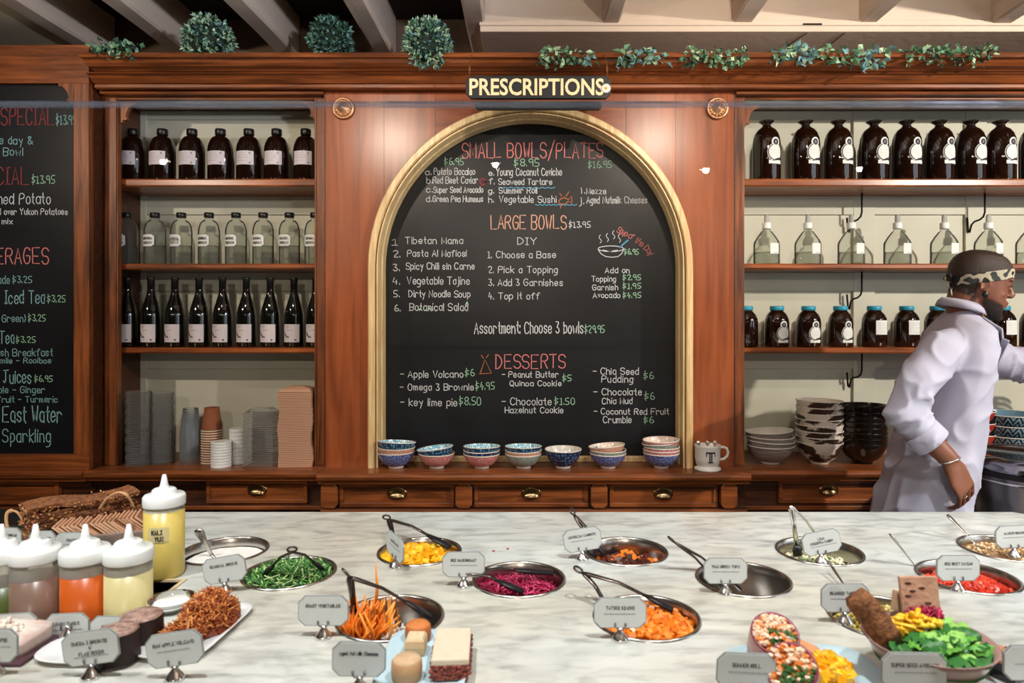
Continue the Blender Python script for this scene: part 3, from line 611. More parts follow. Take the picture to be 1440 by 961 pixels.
# 2 clear bottles, middle left shelf
def clear_bottle():
    t = thing('glass_bottle', '', 'bottle'); H, R = 0.232, 0.0455
    MB().lathe(round_prof(R, H, 0.018, 0.62), capb=True, capt=False).build('body', CLEAR, t)
    MB().lathe([(R*0.9, 0.004), (R*0.94, 0.01), (R*0.94, 0.085), (0.001, 0.085)], capt=False).build('liquid', WATER, t)
    MB().lathe([(0.0195, H*0.905), (0.0205, H*0.91), (0.0205, H-0.002), (0.019, H)]).build('cap', FOIL, t)
    c = 0.006
    out = lambda u: (0 if 0.08 < u < 0.92 else c, 0.052 if 0.08 < u < 0.92 else 0.052-c)
    l = MB(); curved_label(l, R+0.0004, -0.95, 0.45, lambda u: ((0 if 0.08 < u < 0.92 else c)-0.0015, (0.052 if 0.08 < u < 0.92 else 0.052-c)+0.0015), 0.08, 14); l.build('label_border', INK, t)
    l = MB(); curved_label(l, R+0.0012, -0.92, 0.42, out, 0.08, 14); lb = l.build('label', LBLW, t)
    return t, lb
txts = ['MINERAL COMPLEX', 'RHODIOLA CALM', 'GINSENG', 'LICORICE EXTRACT', 'REISHI ESSENCE', 'LEMON BALM', 'SLEEP WELL ELIXIR', 'GLOW TONIC']
for i, x in enumerate([178, 218, 255, 294, 332, 370, 407, 443]):
    if i == 0: cb, _ = clear_bottle(); o = cb
    else: o = dup(cb, (0, 0, 0))
    o.location = (xa(x, 3.02), 3.02, SH[1][0]); o['group'] = 'clear bottles on the middle left shelf'
    o['label'] = 'clear glass bottle with white label and black cap, middle left shelf, %s from the left' % ORD[i]
    lb = [c for c in kids(o) if c.name.startswith('label') and not c.name.startswith('label_b')][0]
    k = MB(); w = txts[i].split()
    for j, ww in enumerate(w): ink_text(k, ww, 0.0455+0.0018, -0.25, 0.110-0.019*j-(0.0 if len(w) > 1 else 0.007), 0.0095, min(0.046, 0.0065*len(ww)), 0.0016)
    kk = k.build('print', INK, o); kk.parent = o
# 3 wine bottles, lower left shelf
def wine_bottle():
    t = thing('wine_bottle', '', 'bottle'); H, R = 0.305, 0.0405
    MB().lathe([(R*0.93, 0), (R, 0.005), (R, 0.135), (R*0.97, 0.15), (R*0.86, 0.172), (R*0.68, 0.197), (R*0.5, 0.220), (0.0155, 0.24), (0.0148, 0.26)], capt=False).build('body', WINE, t)
    MB().lathe([(0.0150, 0.238), (0.0152, 0.295), (0.0162, 0.297), (0.0162, H-0.003), (0.015, H)]).build('foil_capsule', FOIL, t)
    l = MB(); curved_label(l, R+0.0006, -1.1, 0.9, lambda u: (0, 0.078), 0.022, 14); lb = l.build('label', LBL, t)
    k = MB(); ink_lines(k, R+0.0012, -1.1, 0.9, [(0.092, .12, .5), (0.086, .3, .42), (0.074, .32, .62)], 0.0013)
    # black bird-like fleck and small square mark
    for (u0, z0, u1, z1, th) in [(0.12, 0.066, 0.42, 0.044, 0.009), (0.14, 0.060, 0.30, 0.046, 0.010), (0.3, 0.046, 0.46, 0.043, 0.004)]:
        vs = [];
        for (u, z) in ((u0, z0), (u1, z1)):
            a = -PI/2-1.1+2.0*u; vs += [((R+0.0014)*math.cos(a), (R+0.0014)*math.sin(a), z-th/2), ((R+0.0014)*math.cos(a), (R+0.0014)*math.sin(a), z+th/2)]
        k._add(vs, [(0, 2, 3, 1)], False)
    curved_label(k, R+0.0012, 0.38, 0.56, lambda u: (0, 0.006), 0.029, 3); k.build('print', INK, lb)
    return t
row(wine_bottle(), [179, 212.5, 246, 280, 313, 346.5, 380, 413.5, 444], 3.0, SH[2][0], ['dark wine bottle with square white label, lower left shelf, %s from the left' % ORD[i] for i in range(9)], 'wine bottles on the lower left shelf')
# 4 wide-lipped amber jars, upper right shelf
def crest_label(t, R, z0, s, ac):
    """white round crest label with a dark ring, a small disc above and a leaf below"""
    def disc(mb, r, zc, ang, n=16, Rr=R, sx=1.0):
        vs = [(Rr*math.cos(-PI/2+ang), Rr*math.sin(-PI/2+ang), zc)]; K = 4
        for q in range(1, K+1):
            for k in range(n):
                a = 2*PI*k/n; th = ang+r*q/K*sx*math.cos(a)/Rr; vs.append((Rr*math.cos(-PI/2+th), Rr*math.sin(-PI/2+th), zc+r*q/K*math.sin(a)))
        mb._add(vs, [(0, 1+k, 1+(k+1) % n) for k in range(n)]+[(1+q*n+k, 1+(q+1)*n+k, 1+(q+1)*n+(k+1) % n, 1+q*n+(k+1) % n) for q in range(K-1) for k in range(n)], True)
    zc = z0+0.034*s; d = R+0.0006
    l = MB(); disc(l, 0.031*s, zc, ac, Rr=d, sx=0.95); disc(l, 0.0155*s, zc+0.034*s, ac, Rr=d)
    curved_label(l, d, ac-0.024*s/R, ac+0.024*s/R, lambda u: (0, 0.012*s), z0-0.004*s, 6); lb = l.build('label', LBLW, t)
    k = MB()
    n = 20
    for (u0, u1) in ((0.62, 1.40), (-0.40, 0.38)):
        vs = []
        for i in range(n+1):
            a = PI*(u0+(u1-u0)*i/n)
            for r in (0.0255*s, 0.0285*s): th = ac+r*math.cos(a)*0.95/R; vs.append(((d+0.0007)*math.cos(-PI/2+th), (d+0.0007)*math.sin(-PI/2+th), zc+r*math.sin(a)))
        k._add(vs, [(2*i, 2*i+1, 2*i+3, 2*i+2) for i in range(n)], False)
    disc(k, 0.0105*s, zc+0.034*s, ac, Rr=d+0.0007)
    disc(k, 0.016*s, z0+0.008*s, ac+0.006*s/R, Rr=d+0.0007, sx=0.9) if False else None
    curved_label(k, d+0.0007, ac-0.014*s/R, ac+0.024*s/R, lambda u: (0.004*s+0.006*s*u, 0.0045*s+0.012*s*u+0.004*s*math.sin(PI*u)), z0, 8)
    k.build('print', INK, lb)
    e = MB(); ink_lines(e, d+0.0009, ac-0.018*s/R, ac+0.018*s/R, [(zc+0.007*s, 0, 1), (zc-0.002*s, 0, 1), (zc-0.010*s, 0.15, 0.85)], 0.0011)
    ink_text(e, 'K', d+0.0012, ac, zc+0.0295*s, 0.009*s, 0.006*s, 0.0014)
    e.build('script', mat('label_script', 'b9b9bd', 0.6), lb)
def lip_jar():
    t = thing('amber_jar', '', 'jar'); H, R = 0.276, 0.060
    MB().lathe([(R*0.93, 0), (R, 0.008), (R, H*0.62), (R*0.97, H*0.70), (R*0.86, H*0.78), (R*0.66, H*0.845), (R*0.40, H*0.885), (0.018, H*0.91), (0.018, H*0.935), (0.026, H*0.955), (0.034, H*0.975), (0.034, H*0.985), (0.022, H)], seg=28).build('body', AMB2, t)
    crest_label(t, R, 0.080, 1.32, 0.30)
    return t
j0 = lip_jar()
row(j0, [1078, 1133, 1179, 1229, 1275, 1321, 1365, 1407, 1455], 3.02, SH[0][0], ['big amber jar with flared lip and crest label, upper right shelf, %s from the left' % ORD[i] for i in range(9)], 'flared amber jars on the upper right shelf', [.06, .05, .1, .04, .0, .03, .02, .0, 0])
# 5 stoppered clear bottles, middle right shelf
def dropper_bottle():
    t = thing('dropper_bottle', '', 'bottle'); H, R = 0.150, 0.056
    MB().lathe([(R*0.95, 0), (R, 0.006), (R, H*0.60), (R*0.95, H*0.68), (R*0.70, H*0.83), (0.024, H*0.97), (0.0155, H), (0.0155, H+0.012)], seg=28, capt=False).build('body', CLEAR, t)
    MB().lathe([(R*0.93, 0.004), (R*0.95, 0.01), (R*0.95, 0.055), (0.001, 0.055)], capt=False).build('liquid', WATER, t)
    MB().lathe([(0.018, H+0.008), (0.0185, H+0.012), (0.0185, H+0.034), (0.015, H+0.036)]).build('cap', PLW, t)
    MB().lathe([(0.010, H+0.036), (0.011, H+0.046), (0.010, H+0.066), (0.004, H+0.072)], seg=12, capb=False).build('rubber_bulb', glassy('milky_rubber', 'd8dad8', 0.45), t)
    l = MB(); curved_label(l, R+0.0006, -0.05, 0.75, lambda u: (0, 0.046), 0.045, 8); lb = l.build('label', LBLW, t)
    k = MB(); ink_lines(k, R+0.0012, -0.05, 0.75, [(0.049, .35, .95)], 0.002); k.build('print', INKG, lb)
    return t
row(dropper_bottle(), [1078, 1136, 1197, 1262, 1328, 1390, 1449], 3.0, SH[1][0], ['clear dropper bottle with white cap, middle right shelf, %s from the left' % ORD[i] for i in range(7)], 'dropper bottles on the middle right shelf')
# 6 blue-lidded amber jars, lower right shelf
def lid_jar(kind):
    t = thing('amber_jar', '', 'jar'); H, R = 0.180, 0.052
    MB().lathe([(R*0.93, 0), (R, 0.006), (R, H*0.60), (R*0.96, H*0.69), (R*0.82, H*0.79), (R*0.60, H*0.86), (0.027, H*0.89), (0.027, H*0.93)], seg=26, capt=False).build('body', AMB2, t)
    MB().lathe([(0.0295, H*0.895), (0.0305, H*0.90), (0.0305, H-0.003), (0.028, H)], seg=26).build('lid', BLID, t)
    if kind == 'crest': crest_label(t, R, 0.024, 1.08, 0.26)
    elif kind == 'square':
        l = MB(); curved_label(l, R+0.0006, -0.33, 0.80, lambda u: (0, 0.062), 0.055, 10); lb = l.build('label', LBLW, t)
        k = MB(); ink_lines(k, R+0.0012, -0.33, 0.80, [(0.105, .15, .8), (0.096, .15, .7), (0.084, .2, .85), (0.074, .3, .7), (0.064, .3, .85)], 0.0011)
        k.build('print', INKG, lb)
    return t
for kind, xs, st in (('plain', [1049], 0), ('crest', [1092.5, 1137, 1182], 1), ('square', [1229.5, 1275, 1318, 1366, 1410, 1453], 4)):
    p = lid_jar(kind)
    row(p, xs, 3.01, SH[2][0], ['amber jar with turquoise lid and %s, lower right shelf, %s' % ({'plain': 'its label hidden', 'crest': 'crest label', 'square': 'square label'}[kind], (['%s from the left', '%s from the left', '%s from the left'][0] % (ORD+['tenth'])[i+st])) for i in range(len(xs))], 'turquoise-lidded jars on the lower right shelf')

# ------------------------------------------------------------------ bowls on the ledge
def bowl_mb(R, H, foot, n=22, wall=0.0035):
    m = MB(); prof = [(foot*0.9, 0), (foot, 0.001), (foot*0.98, 0.008), (foot*1.15, 0.010), (R*0.80, H*0.48), (R*0.93, H*0.75), (R, H), (R-wall, H+0.0005), (R*0.9-wall*0.5, H*0.74), (R*0.74, H*0.46), (foot, 0.018), (0.001, 0.015)]
    return m, prof
def pattern_mat(name, ca, cb, scale=60, kind='dots'):
    if name in MATS: return MATS[name]
    m = mat(name, ca, 0.18, coat=0.5); nt = m.node_tree; p = nt.nodes['Principled BSDF']
    tc = nt.nodes.new('ShaderNodeTexCoord'); v = nt.nodes.new('ShaderNodeTexVoronoi'); v.inputs['Scale'].default_value = scale; v.inputs['Randomness'].default_value = 0.35 if kind == 'dots' else 1
    nt.links.new(tc.outputs['Object'], v.inputs['Vector']); r = nt.nodes.new('ShaderNodeValToRGB'); r.color_ramp.interpolation = 'CONSTANT' if kind == 'dots' else 'LINEAR'
    r.color_ramp.elements[0].color = hexc(cb); r.color_ramp.elements[1].color = hexc(ca); r.color_ramp.elements[1].position = 0.42
    nt.links.new(v.outputs['Distance'], r.inputs[0]); nt.links.new(r.outputs[0], p.inputs['Base Color']); return m
BM = {'blue': (pattern_mat('b_blue', '3a4a86', '8f9cc4', 170), pattern_mat('b_bluein', '4f9ac4', 'bfe0ea', 150)), 'navy': (pattern_mat('b_navy', '1d2a48', '4a6a94', 80), pattern_mat('b_whitein', 'c9c8c4', 'e0d8cf', 60)),
 'pink': (pattern_mat('b_pink', 'b06a6c', 'd9a39c', 170), pattern_mat('b_pinkin', 'dcc6bc', 'e8d8d0', 60)), 'grey': (pattern_mat('b_grey', '76827c', 'a8b0a4', 170), pattern_mat('b_greyin', '3a5a74', 'c6d6dc', 70)),
 'skyw': (pattern_mat('b_sky', '1f3c58', '5a88a8', 90), pattern_mat('b_skyin', '6fb0cc', 'e4f0f0', 110)), 'peach': (pattern_mat('b_peach', 'c08a74', 'd8ac98', 150), pattern_mat('b_peachin', 'dccabd', 'e6d8cc', 60))}
RIM = mat('rim_glaze', 'd8cfc6', 0.25)
DESC = {'blue': 'blue dotted', 'navy': 'dark navy', 'pink': 'pink dotted', 'grey': 'grey-green', 'skyw': 'navy bowl with light blue inside', 'peach': 'peach-coloured'}
def bowl(kind, R, H, loc, tilt=(0, 0), label='', group=None, mats=None, foot=None, name='bowl', rim=None):
    t = thing(name, label, 'bowl', loc, group=group, rot=(tilt[0], tilt[1], 0 if tilt != (0, 0) else loc[2]*97 % 6.28)); foot = foot or R*0.40
    mo, mi = mats or BM[kind]
    MB().lathe([(foot*1.1, 0.010), (R*0.68, H*0.28), (R*0.86, H*0.58), (R*0.95, H*0.80), (R*0.99, H-0.002)], seg=32, capb=False, capt=False).build('outside', mo, t)
    MB().lathe([(R*0.96, H), (R*0.92, H*0.80), (R*0.82, H*0.58), (R*0.62, H*0.30), (foot, 0.016), (0.001, 0.014)], seg=32, capb=False, capt=False).build('inside', mi, t)
    MB().lathe([(R*0.99, H-0.003), (R*1.005, H-0.001), (R*0.985, H+0.001), (R*0.96, H)], seg=32, capb=False, capt=False).build('rim', rim or RIM, t)
    MB().lathe([(foot*1.12, 0.011), (foot*1.02, 0.006), (foot, 0.0005), (foot*0.9, 0.0)], seg=24, capb=False).build('foot', rim or RIM, t)
    return t
def stack(x, Zd, kinds, R, H, step, tilts, desc, group, foot=None, mats=None, z0=None, names=None):
    z0 = ZL if z0 is None else z0
    n = len(kinds); X = xa(x, Zd)
    for i, k in enumerate(kinds):
        tx, ty = tilts.get(i, (0, 0)); pos = 'alone' if n == 1 else ('bottom' if i == 0 else ('topmost' if i == n-1 else '%s from bottom' % ORD[i]))
        nm = (names or DESC).get(k, '') if isinstance(names or DESC, dict) else names
        bowl(k, R, H, (X, Zd, z0+i*step+(R*abs(math.sin(ty))*0.5 if ty else 0)), (tx, ty), '%s bowl, %s of the %s' % (nm.replace(' bowl with', ',').replace(' inside', ' within'), pos, desc) if n > 1 else '%s bowl %s' % (nm, desc), group, mats=mats and mats[k], foot=foot, rim=MATS.get('black_in') if k == 'k' else None)
G = 'patterned rice bowls under the chalkboard'
Zb = 2.842
stack(557, Zb, ['blue', 'peach', 'skyw'], 0.078, 0.068, 0.019, {2: (-0.10, 0.05), 1: (0, 0.02)}, 'leftmost stack under the chalkboard', G)
stack(614, Zb, ['pink', 'skyw'], 0.076, 0.062, 0.017, {1: (-0.04, -0.12)}, 'second stack under the chalkboard', G)
stack(677.5, Zb, ['pink', 'navy', 'skyw'], 0.077, 0.060, 0.015, {2: (-0.06, 0)}, 'third stack under the chalkboard', G)
stack(736, Zb, ['grey', 'peach', 'skyw'], 0.077, 0.060, 0.015, {2: (-0.06, 0)}, 'fourth stack under the chalkboard', G)
stack(792, Zb, ['navy'], 0.077, 0.078, 0.0, {}, 'with white inside standing alone under the chalkboard', G)
stack(855, Zb, ['blue', 'grey', 'peach'], 0.076, 0.062, 0.014, {2: (-0.05, -0.09)}, 'sixth stack under the chalkboard', G)
stack(930, Zb, ['blue', 'pink', 'pink', 'grey', 'pink'], 0.076, 0.064, 0.013, {3: (-0.02, -0.08), 4: (0, -0.03)}, 'tall stack beside the mug', G)
SB = mat('stone_bowl', '9c948c', 0.4, col2='6c625c', nscale=10, stretch=(1, 1, 12)); SBI = mat('stone_in', 'cfc9bf', 0.35)
WB = mat('cream_bowl', 'd6cabd', 0.3, col2='3a2a22', nscale=11, stretch=(0.8, 0.8, 1.5)); WB.node_tree.nodes['Color Ramp'].color_ramp.elements[0].position = 0.42; WB.node_tree.nodes['Color Ramp'].color_ramp.elements[1].position = 0.46
WBI = mat('cream_in', 'e2dacf', 0.3); KB = mat('black_bowl', '17130f', 0.12, coat=0.5, col2='6a625a', nscale=9); KB.node_tree.nodes['Color Ramp'].color_ramp.elements[0].position = 0.34; KB.node_tree.nodes['Color Ramp'].color_ramp.elements[1].position = 0.37
KBI = mat('black_in', '1a1512', 0.15)
Zr = 2.93
stack(1083, Zr, ['s']*4, 0.100, 0.080, 0.019, {3: (-0.03, -0.06), 1: (0, 0.02)}, 'short stack right of the mug', 'striped stone bowls', mats={'s': (SB, SBI)}, names={'s': 'striped grey stone'})
stack(1152, Zr, ['w']*8, 0.097, 0.094, 0.025, {6: (0, 0.01), 7: (-0.02, 0.02)}, 'tall cream stack on the right ledge', 'cream bowls with brown brush marks', mats={'w': (WB, WBI)}, names={'w': 'cream and brown'})
stack(1213, Zr+0.01, ['k']*8, 0.100, 0.092, 0.0225, {7: (-0.02, -0.01)}, 'black stack beside the man', 'black glazed bowls', mats={'k': (KB, KBI)}, names={'k': 'glossy black and cream'})
RB = mat('red_bowl', 'a8301c', 0.2, coat=0.4)
stack(1368, 2.95, ['r']*4, 0.085, 0.075, 0.050, {}, 'red stack behind the man', 'red bowls', mats={'r': (RB, RB)}, names={'r': 'red'})
def zigzag_mat(name, ca, cb, rows):
    m = mat(name, ca, 0.2, coat=0.3); nt = m.node_tree; p = nt.nodes['Principled BSDF']; tc = nt.nodes.new('ShaderNodeTexCoord'); sp = nt.nodes.new('ShaderNodeSeparateXYZ'); nt.links.new(tc.outputs['Object'], sp.inputs[0])
    at = nt.nodes.new('ShaderNodeMath'); at.operation = 'ARCTAN2'; nt.links.new(sp.outputs[1], at.inputs[0]); nt.links.new(sp.outputs[0], at.inputs[1])
    pp = nt.nodes.new('ShaderNodeMath'); pp.operation = 'PINGPONG'; pp.inputs[1].default_value = 0.16; nt.links.new(at.outputs[0], pp.inputs[0])
    ma = nt.nodes.new('ShaderNodeMath'); ma.operation = 'MULTIPLY_ADD'; ma.inputs[1].default_value = 0.10*rows; nt.links.new(pp.outputs[0], ma.inputs[0]); nt.links.new(sp.outputs[2], ma.inputs[2])
    p2 = nt.nodes.new('ShaderNodeMath'); p2.operation = 'PINGPONG'; p2.inputs[1].default_value = 0.013; nt.links.new(ma.outputs[0], p2.inputs[0])
    g = nt.nodes.new('ShaderNodeMath'); g.operation = 'GREATER_THAN'; g.inputs[1].default_value = 0.0065; nt.links.new(p2.outputs[0], g.inputs[0])
    mx = nt.nodes.new('ShaderNodeMix'); mx.data_type = 'RGBA'; mx.inputs[6].default_value = hexc(ca); mx.inputs[7].default_value = hexc(cb); nt.links.new(g.outputs[0], mx.inputs[0]); nt.links.new(mx.outputs[2], p.inputs['Base Color']); return m
ZB_ = zigzag_mat('zigzag_blue', '16283c', '8aa6b4', 2.0); ZI = mat('blue_in', '5f8296', 0.2)
STR = zigzag_mat('stripe_blue', '3f5c70', '8faab6', 0.01)
stack(1418, 2.96, ['z', 'z', 'z', 'z'], 0.125, 0.075, 0.045, {}, 'blue stack behind the steel bin', 'blue patterned serving bowls', mats={'z': (ZB_, ZI)}, names={'z': 'blue zigzag'}, foot=0.06)

# mug with the letter T
t = thing('mug', 'white footed mug printed with a black letter T, holding spoons', 'mug', (xa(995, 2.80), 2.80, ZL))
MUGW = mat('mug_white', 'ddd8d0', 0.2, coat=0.4)
MB().lathe([(0.050, 0), (0.054, 0.003), (0.054, 0.010), (0.044, 0.016), (0.042, 0.020), (0.048, 0.028), (0.051, 0.05), (0.052, 0.098), (0.054, 0.103), (0.051, 0.103), (0.048, 0.098), (0.046, 0.03), (0.001, 0.026)], seg=32, capt=False).build('body', MUGW, t)
MB().tube([(0.048, 0, 0.088), (0.062, 0, 0.094), (0.078, 0, 0.088), (0.084, 0, 0.072), (0.080, 0, 0.056), (0.066, 0, 0.044), (0.050, 0, 0.042)], 0.006, 8).build('handle', MUGW, t)
k = MB()
def cyl_rect(mb, R, x0, x1, z0, z1):
    curved_label(mb, R, x0/R, x1/R, lambda u: (z0, z1), 0, 6)
for q in ((-0.019, 0.019, 0.075, 0.082), (-0.019, -0.0155, 0.063, 0.075), (0.0155, 0.019, 0.063, 0.075), (-0.0065, -0.0012, 0.042, 0.075), (0.0012, 0.0065, 0.042, 0.075), (-0.011, 0.011, 0.038, 0.042)): cyl_rect(k, 0.0525, *q)
k.build('letter', INK, t)
for i, (dx, a) in enumerate([(-0.03, -0.35), (0.0, 0.1), (0.025, 0.4)]):
    s = thing('spoon', 'small steel spoon standing in the white mug, %s' % ['left', 'middle', 'right'][i], 'spoon', (t.location.x+dx*0.5, 2.80, ZL+0.03), group='spoons in the mug')
    MB().tube([(0, 0, 0), (dx*0.4, 0, 0.05), (dx*0.7, 0, 0.072)], 0.002, 6).build('handle', CHROME, s)
    MB().ball((dx*0.75, 0, 0.080), (0.010, 0.004, 0.010), 10, 6).build('spoon_bowl', CHROME, s)

# ------------------------------------------------------------------ takeaway ware on the left ledge
PLAST = glassy('clear_plastic', 'eceff2', 0.07, rough=0.06, edge=0.4, fior=1.22); KRAFT = mat('kraft', 'b98e74', 0.75); KR2 = mat('kraft_brown', '8a4e30', 0.7)
def zt_(y, Z): return za(y, Z)-ZL
# stacks of clear lids
for (x, Zd, R, ytop, lb, n) in [(196, 2.90, 0.052, 550, 'tall stack of clear round lids at the left cabinet side', 30), (228, 2.93, 0.047, 552, 'tall stack of clear round lids with blue sheen', 32)]:
    t = thing('lid_stack', lb, 'lids', (xa(x, Zd), Zd, ZL)); H = zt_(ytop, Zd)
    for i in range(n):
        z = H*i/n; jx = 0.002*math.sin(i*1.7)
        MB().lathe([(R*0.9, z), (R, z+0.001), (R, z+H/n*0.55), (R*0.93, z+H/n*0.6), (R*0.90, z+H/n*0.9)], c=(jx, 0, 0), seg=18, capb=False, capt=True).build('lid', PLAST, t)
def cup_stack(x, Zd, y0, y1, r0, r1, n, m, lb, cat='cups', rims=None, cups=True):
    """r0 rim radius (bottom when inverted) ... r1 base radius"""
    t = thing('cup_stack', lb, cat, (xa(x, Zd), Zd, ZL)); H = zt_(y0, Zd)
    return t, H
t, H = cup_stack(268, 2.93, 570, 655, 0, 0, 0, None, 'stack of clear plastic cups upside down, left of the kraft cups')
for i in range(10):
    z = 0.012*i; MB().lathe([(0.043, z), (0.043, z+0.003), (0.030, z+H*0.52)], seg=18, capb=False).build('cup', PLAST, t)
t, H = cup_stack(298, 2.95, 573, 655, 0, 0, 0, None, 'stack of kraft paper cups upside down')
for i in range(14):
    z = 0.0105*i; m = MB(); m.lathe([(0.044, z), (0.045, z+0.002), (0.044, z+0.004), (0.042, z+0.0045)], seg=22, capb=False, capt=False).build('rim', mat('cup_rim', 'd9c6b0', 0.6), t)
    MB().lathe([(0.0415, z+0.0045), (0.040, z+0.0105)], seg=22, capb=False, capt=False).build('cup', KR2, t)
MB().lathe([(0.0415, 0.145), (0.030, H)], seg=22, capb=False).build('cup', KR2, t)
for (x, Zd, R, H, lb) in [(311, 2.86, 0.040, 0.107, 'short stack of white plastic lids, front of the pair'), (335, 2.93, 0.036, 0.150, 'taller stack of white plastic lids, behind the pair')]:
    t = thing('lid_stack', lb, 'lids', (xa(x, Zd), Zd, ZL)); n = 9
    for i in range(n):
        z0, z1 = H*i/n, H*(i+1)/n; MB().lathe([(R*0.985, z0), (R, z0+0.001), (R, z1-0.0014), (R*0.985, z1-0.0004)], seg=28).build('lid', PLW, t)
t = thing('container_stack', 'stack of clear square takeaway containers beside the kraft boxes', 'containers', (xa(368, 2.9), 2.9, ZL)); H = zt_(574, 2.9)
for i in range(26):
    z = H*0.94*i/26; hx = 0.062+0.002*math.sin(i*2.1)
    rr = [[Vector((sx*(hx-c), sy*(0.05-c), zz)) for sx, sy in ((-1, -1), (1, -1), (1, 1), (-1, 1))] for zz, c in ((z, 0.004), (z+0.002, 0), (z+0.0045, 0.001), (z+0.008, 0.005))]
    MB().rings(rr, cap=False, sm=False).build('container', PLAST, t)
MB().rings([[Vector((sx*(0.055-c), sy*(0.045-c), z)) for sx, sy in ((-1, -1), (1, -1), (1, 1), (-1, 1))] for z, c in ((H*0.94, 0), (H*0.97, 0.006), (H, 0.02))], sm=False).build('container', PLAST, t)
t = thing('box_stack', 'tall stack of folded kraft takeaway boxes at the right cabinet stile', 'boxes', (xa(419, 2.9), 2.9, ZL), rz=0.08); H = zt_(545, 2.9); rng = random.Random(5)
n = 40
for i in range(n):
    z0, z1 = H*0.95*i/n, H*0.95*(i+1)/n-0.0012; w = 0.068+rng.uniform(-.001, .001)+0.002*math.sin(i*.35); dx = 0.003*math.sin(i*0.28)
    MB().box(-w+dx, -0.05, z0, w+dx, 0.05, z1).build('box', KRAFT, t)
MB().rings([[Vector((sx*w, sy*d, z)) for sx, sy in ((-1, -1), (1, -1), (1, 1), (-1, 1))] for w, d, z in ((0.066, 0.05, H*0.952), (0.058, 0.045, H*0.99), (0.03, 0.02, H*1.02))], sm=False).build('box_flap', KRAFT, t)

# ------------------------------------------------------------------ greenery on the cornice
LG = [mat('leaf_pale', 'a8c4a0', 0.6), mat('leaf_mid', '5c8a68', 0.6), mat('leaf_dark', '2c4d3e', 0.6), mat('leaf_blue', '6f989c', 0.6)]
def leaf(mb, p, d, L, w, rng):
    d = d.normalized(); side = d.cross(Vector((rng.uniform(-1, 1), rng.uniform(-1, 1), rng.uniform(-1, 1))))
    if side.length < 0.1: side = d.orthogonal()
    side.normalize(); n = d.cross(side)*L*0.12
    mb._add([p, p+d*L*0.4+side*w+n, p+d*L+Vector((0, 0, 0)), p+d*L*0.4-side*w+n], [(0, 1, 2), (0, 2, 3)], False)
def topiary(x, y, Zd, R, lb, seed, n=420, dim=False):
    rng = random.Random(seed); C = W(x, y, Zd); t = thing('topiary_ball', lb, 'plant', C)
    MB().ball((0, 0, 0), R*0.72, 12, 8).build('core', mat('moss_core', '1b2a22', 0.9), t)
    m = MB()
    for i in range(n):
        v = Vector((rng.gauss(0, 1), rng.gauss(0, 1), rng.gauss(0, 1))).normalized(); r0 = R*rng.uniform(0.66, 0.9); p = v*r0
        for k in range(4):
            m.cur = rng.choice([0, 0, 1, 2, 2, 3]) if not dim else rng.choice([1, 2, 2, 3])  # dim: shade on the set-back ball put into darker leaf colours
            leaf(m, p+v*rng.uniform(0, 0.008), (v+Vector((rng.uniform(-1, 1), rng.uniform(-1, 1), rng.uniform(-1, 1)))*0.9), rng.uniform(0.013, 0.022), 0.0052, rng)
    m.build('foliage', LG, t, kind='stuff')
topiary(293, 57, 2.70, 0.100, 'round pale green topiary ball on the cornice above the left cabinet', 1)
topiary(600, 61, 2.66, 0.096, 'round pale green topiary ball left of the hanging sign', 2)
topiary(466, 56, 2.92, 0.098, 'dim topiary ball set back between the two front balls', 3, 380, True)
def sprig(x0, x1, y, lb, seed, L=0.032, n=70, blue=False, droop=1.0):
    rng = random.Random(seed); Zd = 2.665; t = thing('eucalyptus_sprig' if blue else 'boxwood_sprig', lb, 'plant', W((x0+x1)/2, y, Zd)); hx = (x1-x0)/2*Zd/F
    st = MB(); pts = [(-hx+2*hx*i/8, 0.02+0.012*math.sin(i*1.9), 0.008*math.sin(i*1.3)) for i in range(9)]
    st.tube(pts, 0.0022, 5); st.build('stem', mat('stem_green', '32463a', 0.8), t)
    m = MB()
    for i in range(int(n*1.7)):
        u = rng.random(); p = Vector((-hx+2*hx*u, rng.uniform(-0.045, 0.03), rng.uniform(-0.030, 0.022)))
        d = Vector((rng.uniform(-1, 1), rng.uniform(-0.9, 0.2), rng.uniform(-1.1*droop, 0.55)))
        m.cur = rng.choice([3, 3, 0, 1]) if blue else rng.choice([0, 1, 1, 2]); leaf(m, p, d, rng.uniform(0.6, 1.1)*L, L*(0.28 if blue else 0.36), rng)
    m.build('leaves', LG, t, kind='stuff')
sprig(757, 815, 79, 'dark boxwood sprig just right of the topiary balls over the sign', 11, 0.026, 120)
sprig(812, 838, 82, 'thin sprig with long pale leaves right of the boxwood over the sign', 12, 0.036, 14, True)
sprig(868, 936, 79, 'broad blue-green eucalyptus sprig right of the hanging sign', 13, 0.036, 70, True)
sprig(958, 1048, 80, 'drooping boxwood sprig above the right rosette', 14, 0.026, 150)
sprig(1083, 1142, 76, 'large blue eucalyptus sprig above the right cabinet left end', 15, 0.042, 70, True)
sprig(1142, 1190, 78, 'small leafy sprig between the two large eucalyptus sprigs', 16, 0.026, 70)
sprig(1186, 1240, 80, 'hanging blue eucalyptus sprig over the cornice joint', 17, 0.042, 60, True)
sprig(1264, 1392, 76, 'long boxwood sprig at the right end of the cornice', 18, 0.026, 190)
sprig(138, 196, 70, 'dim dark sprig at the left end of the cornice', 19, 0.03, 90)
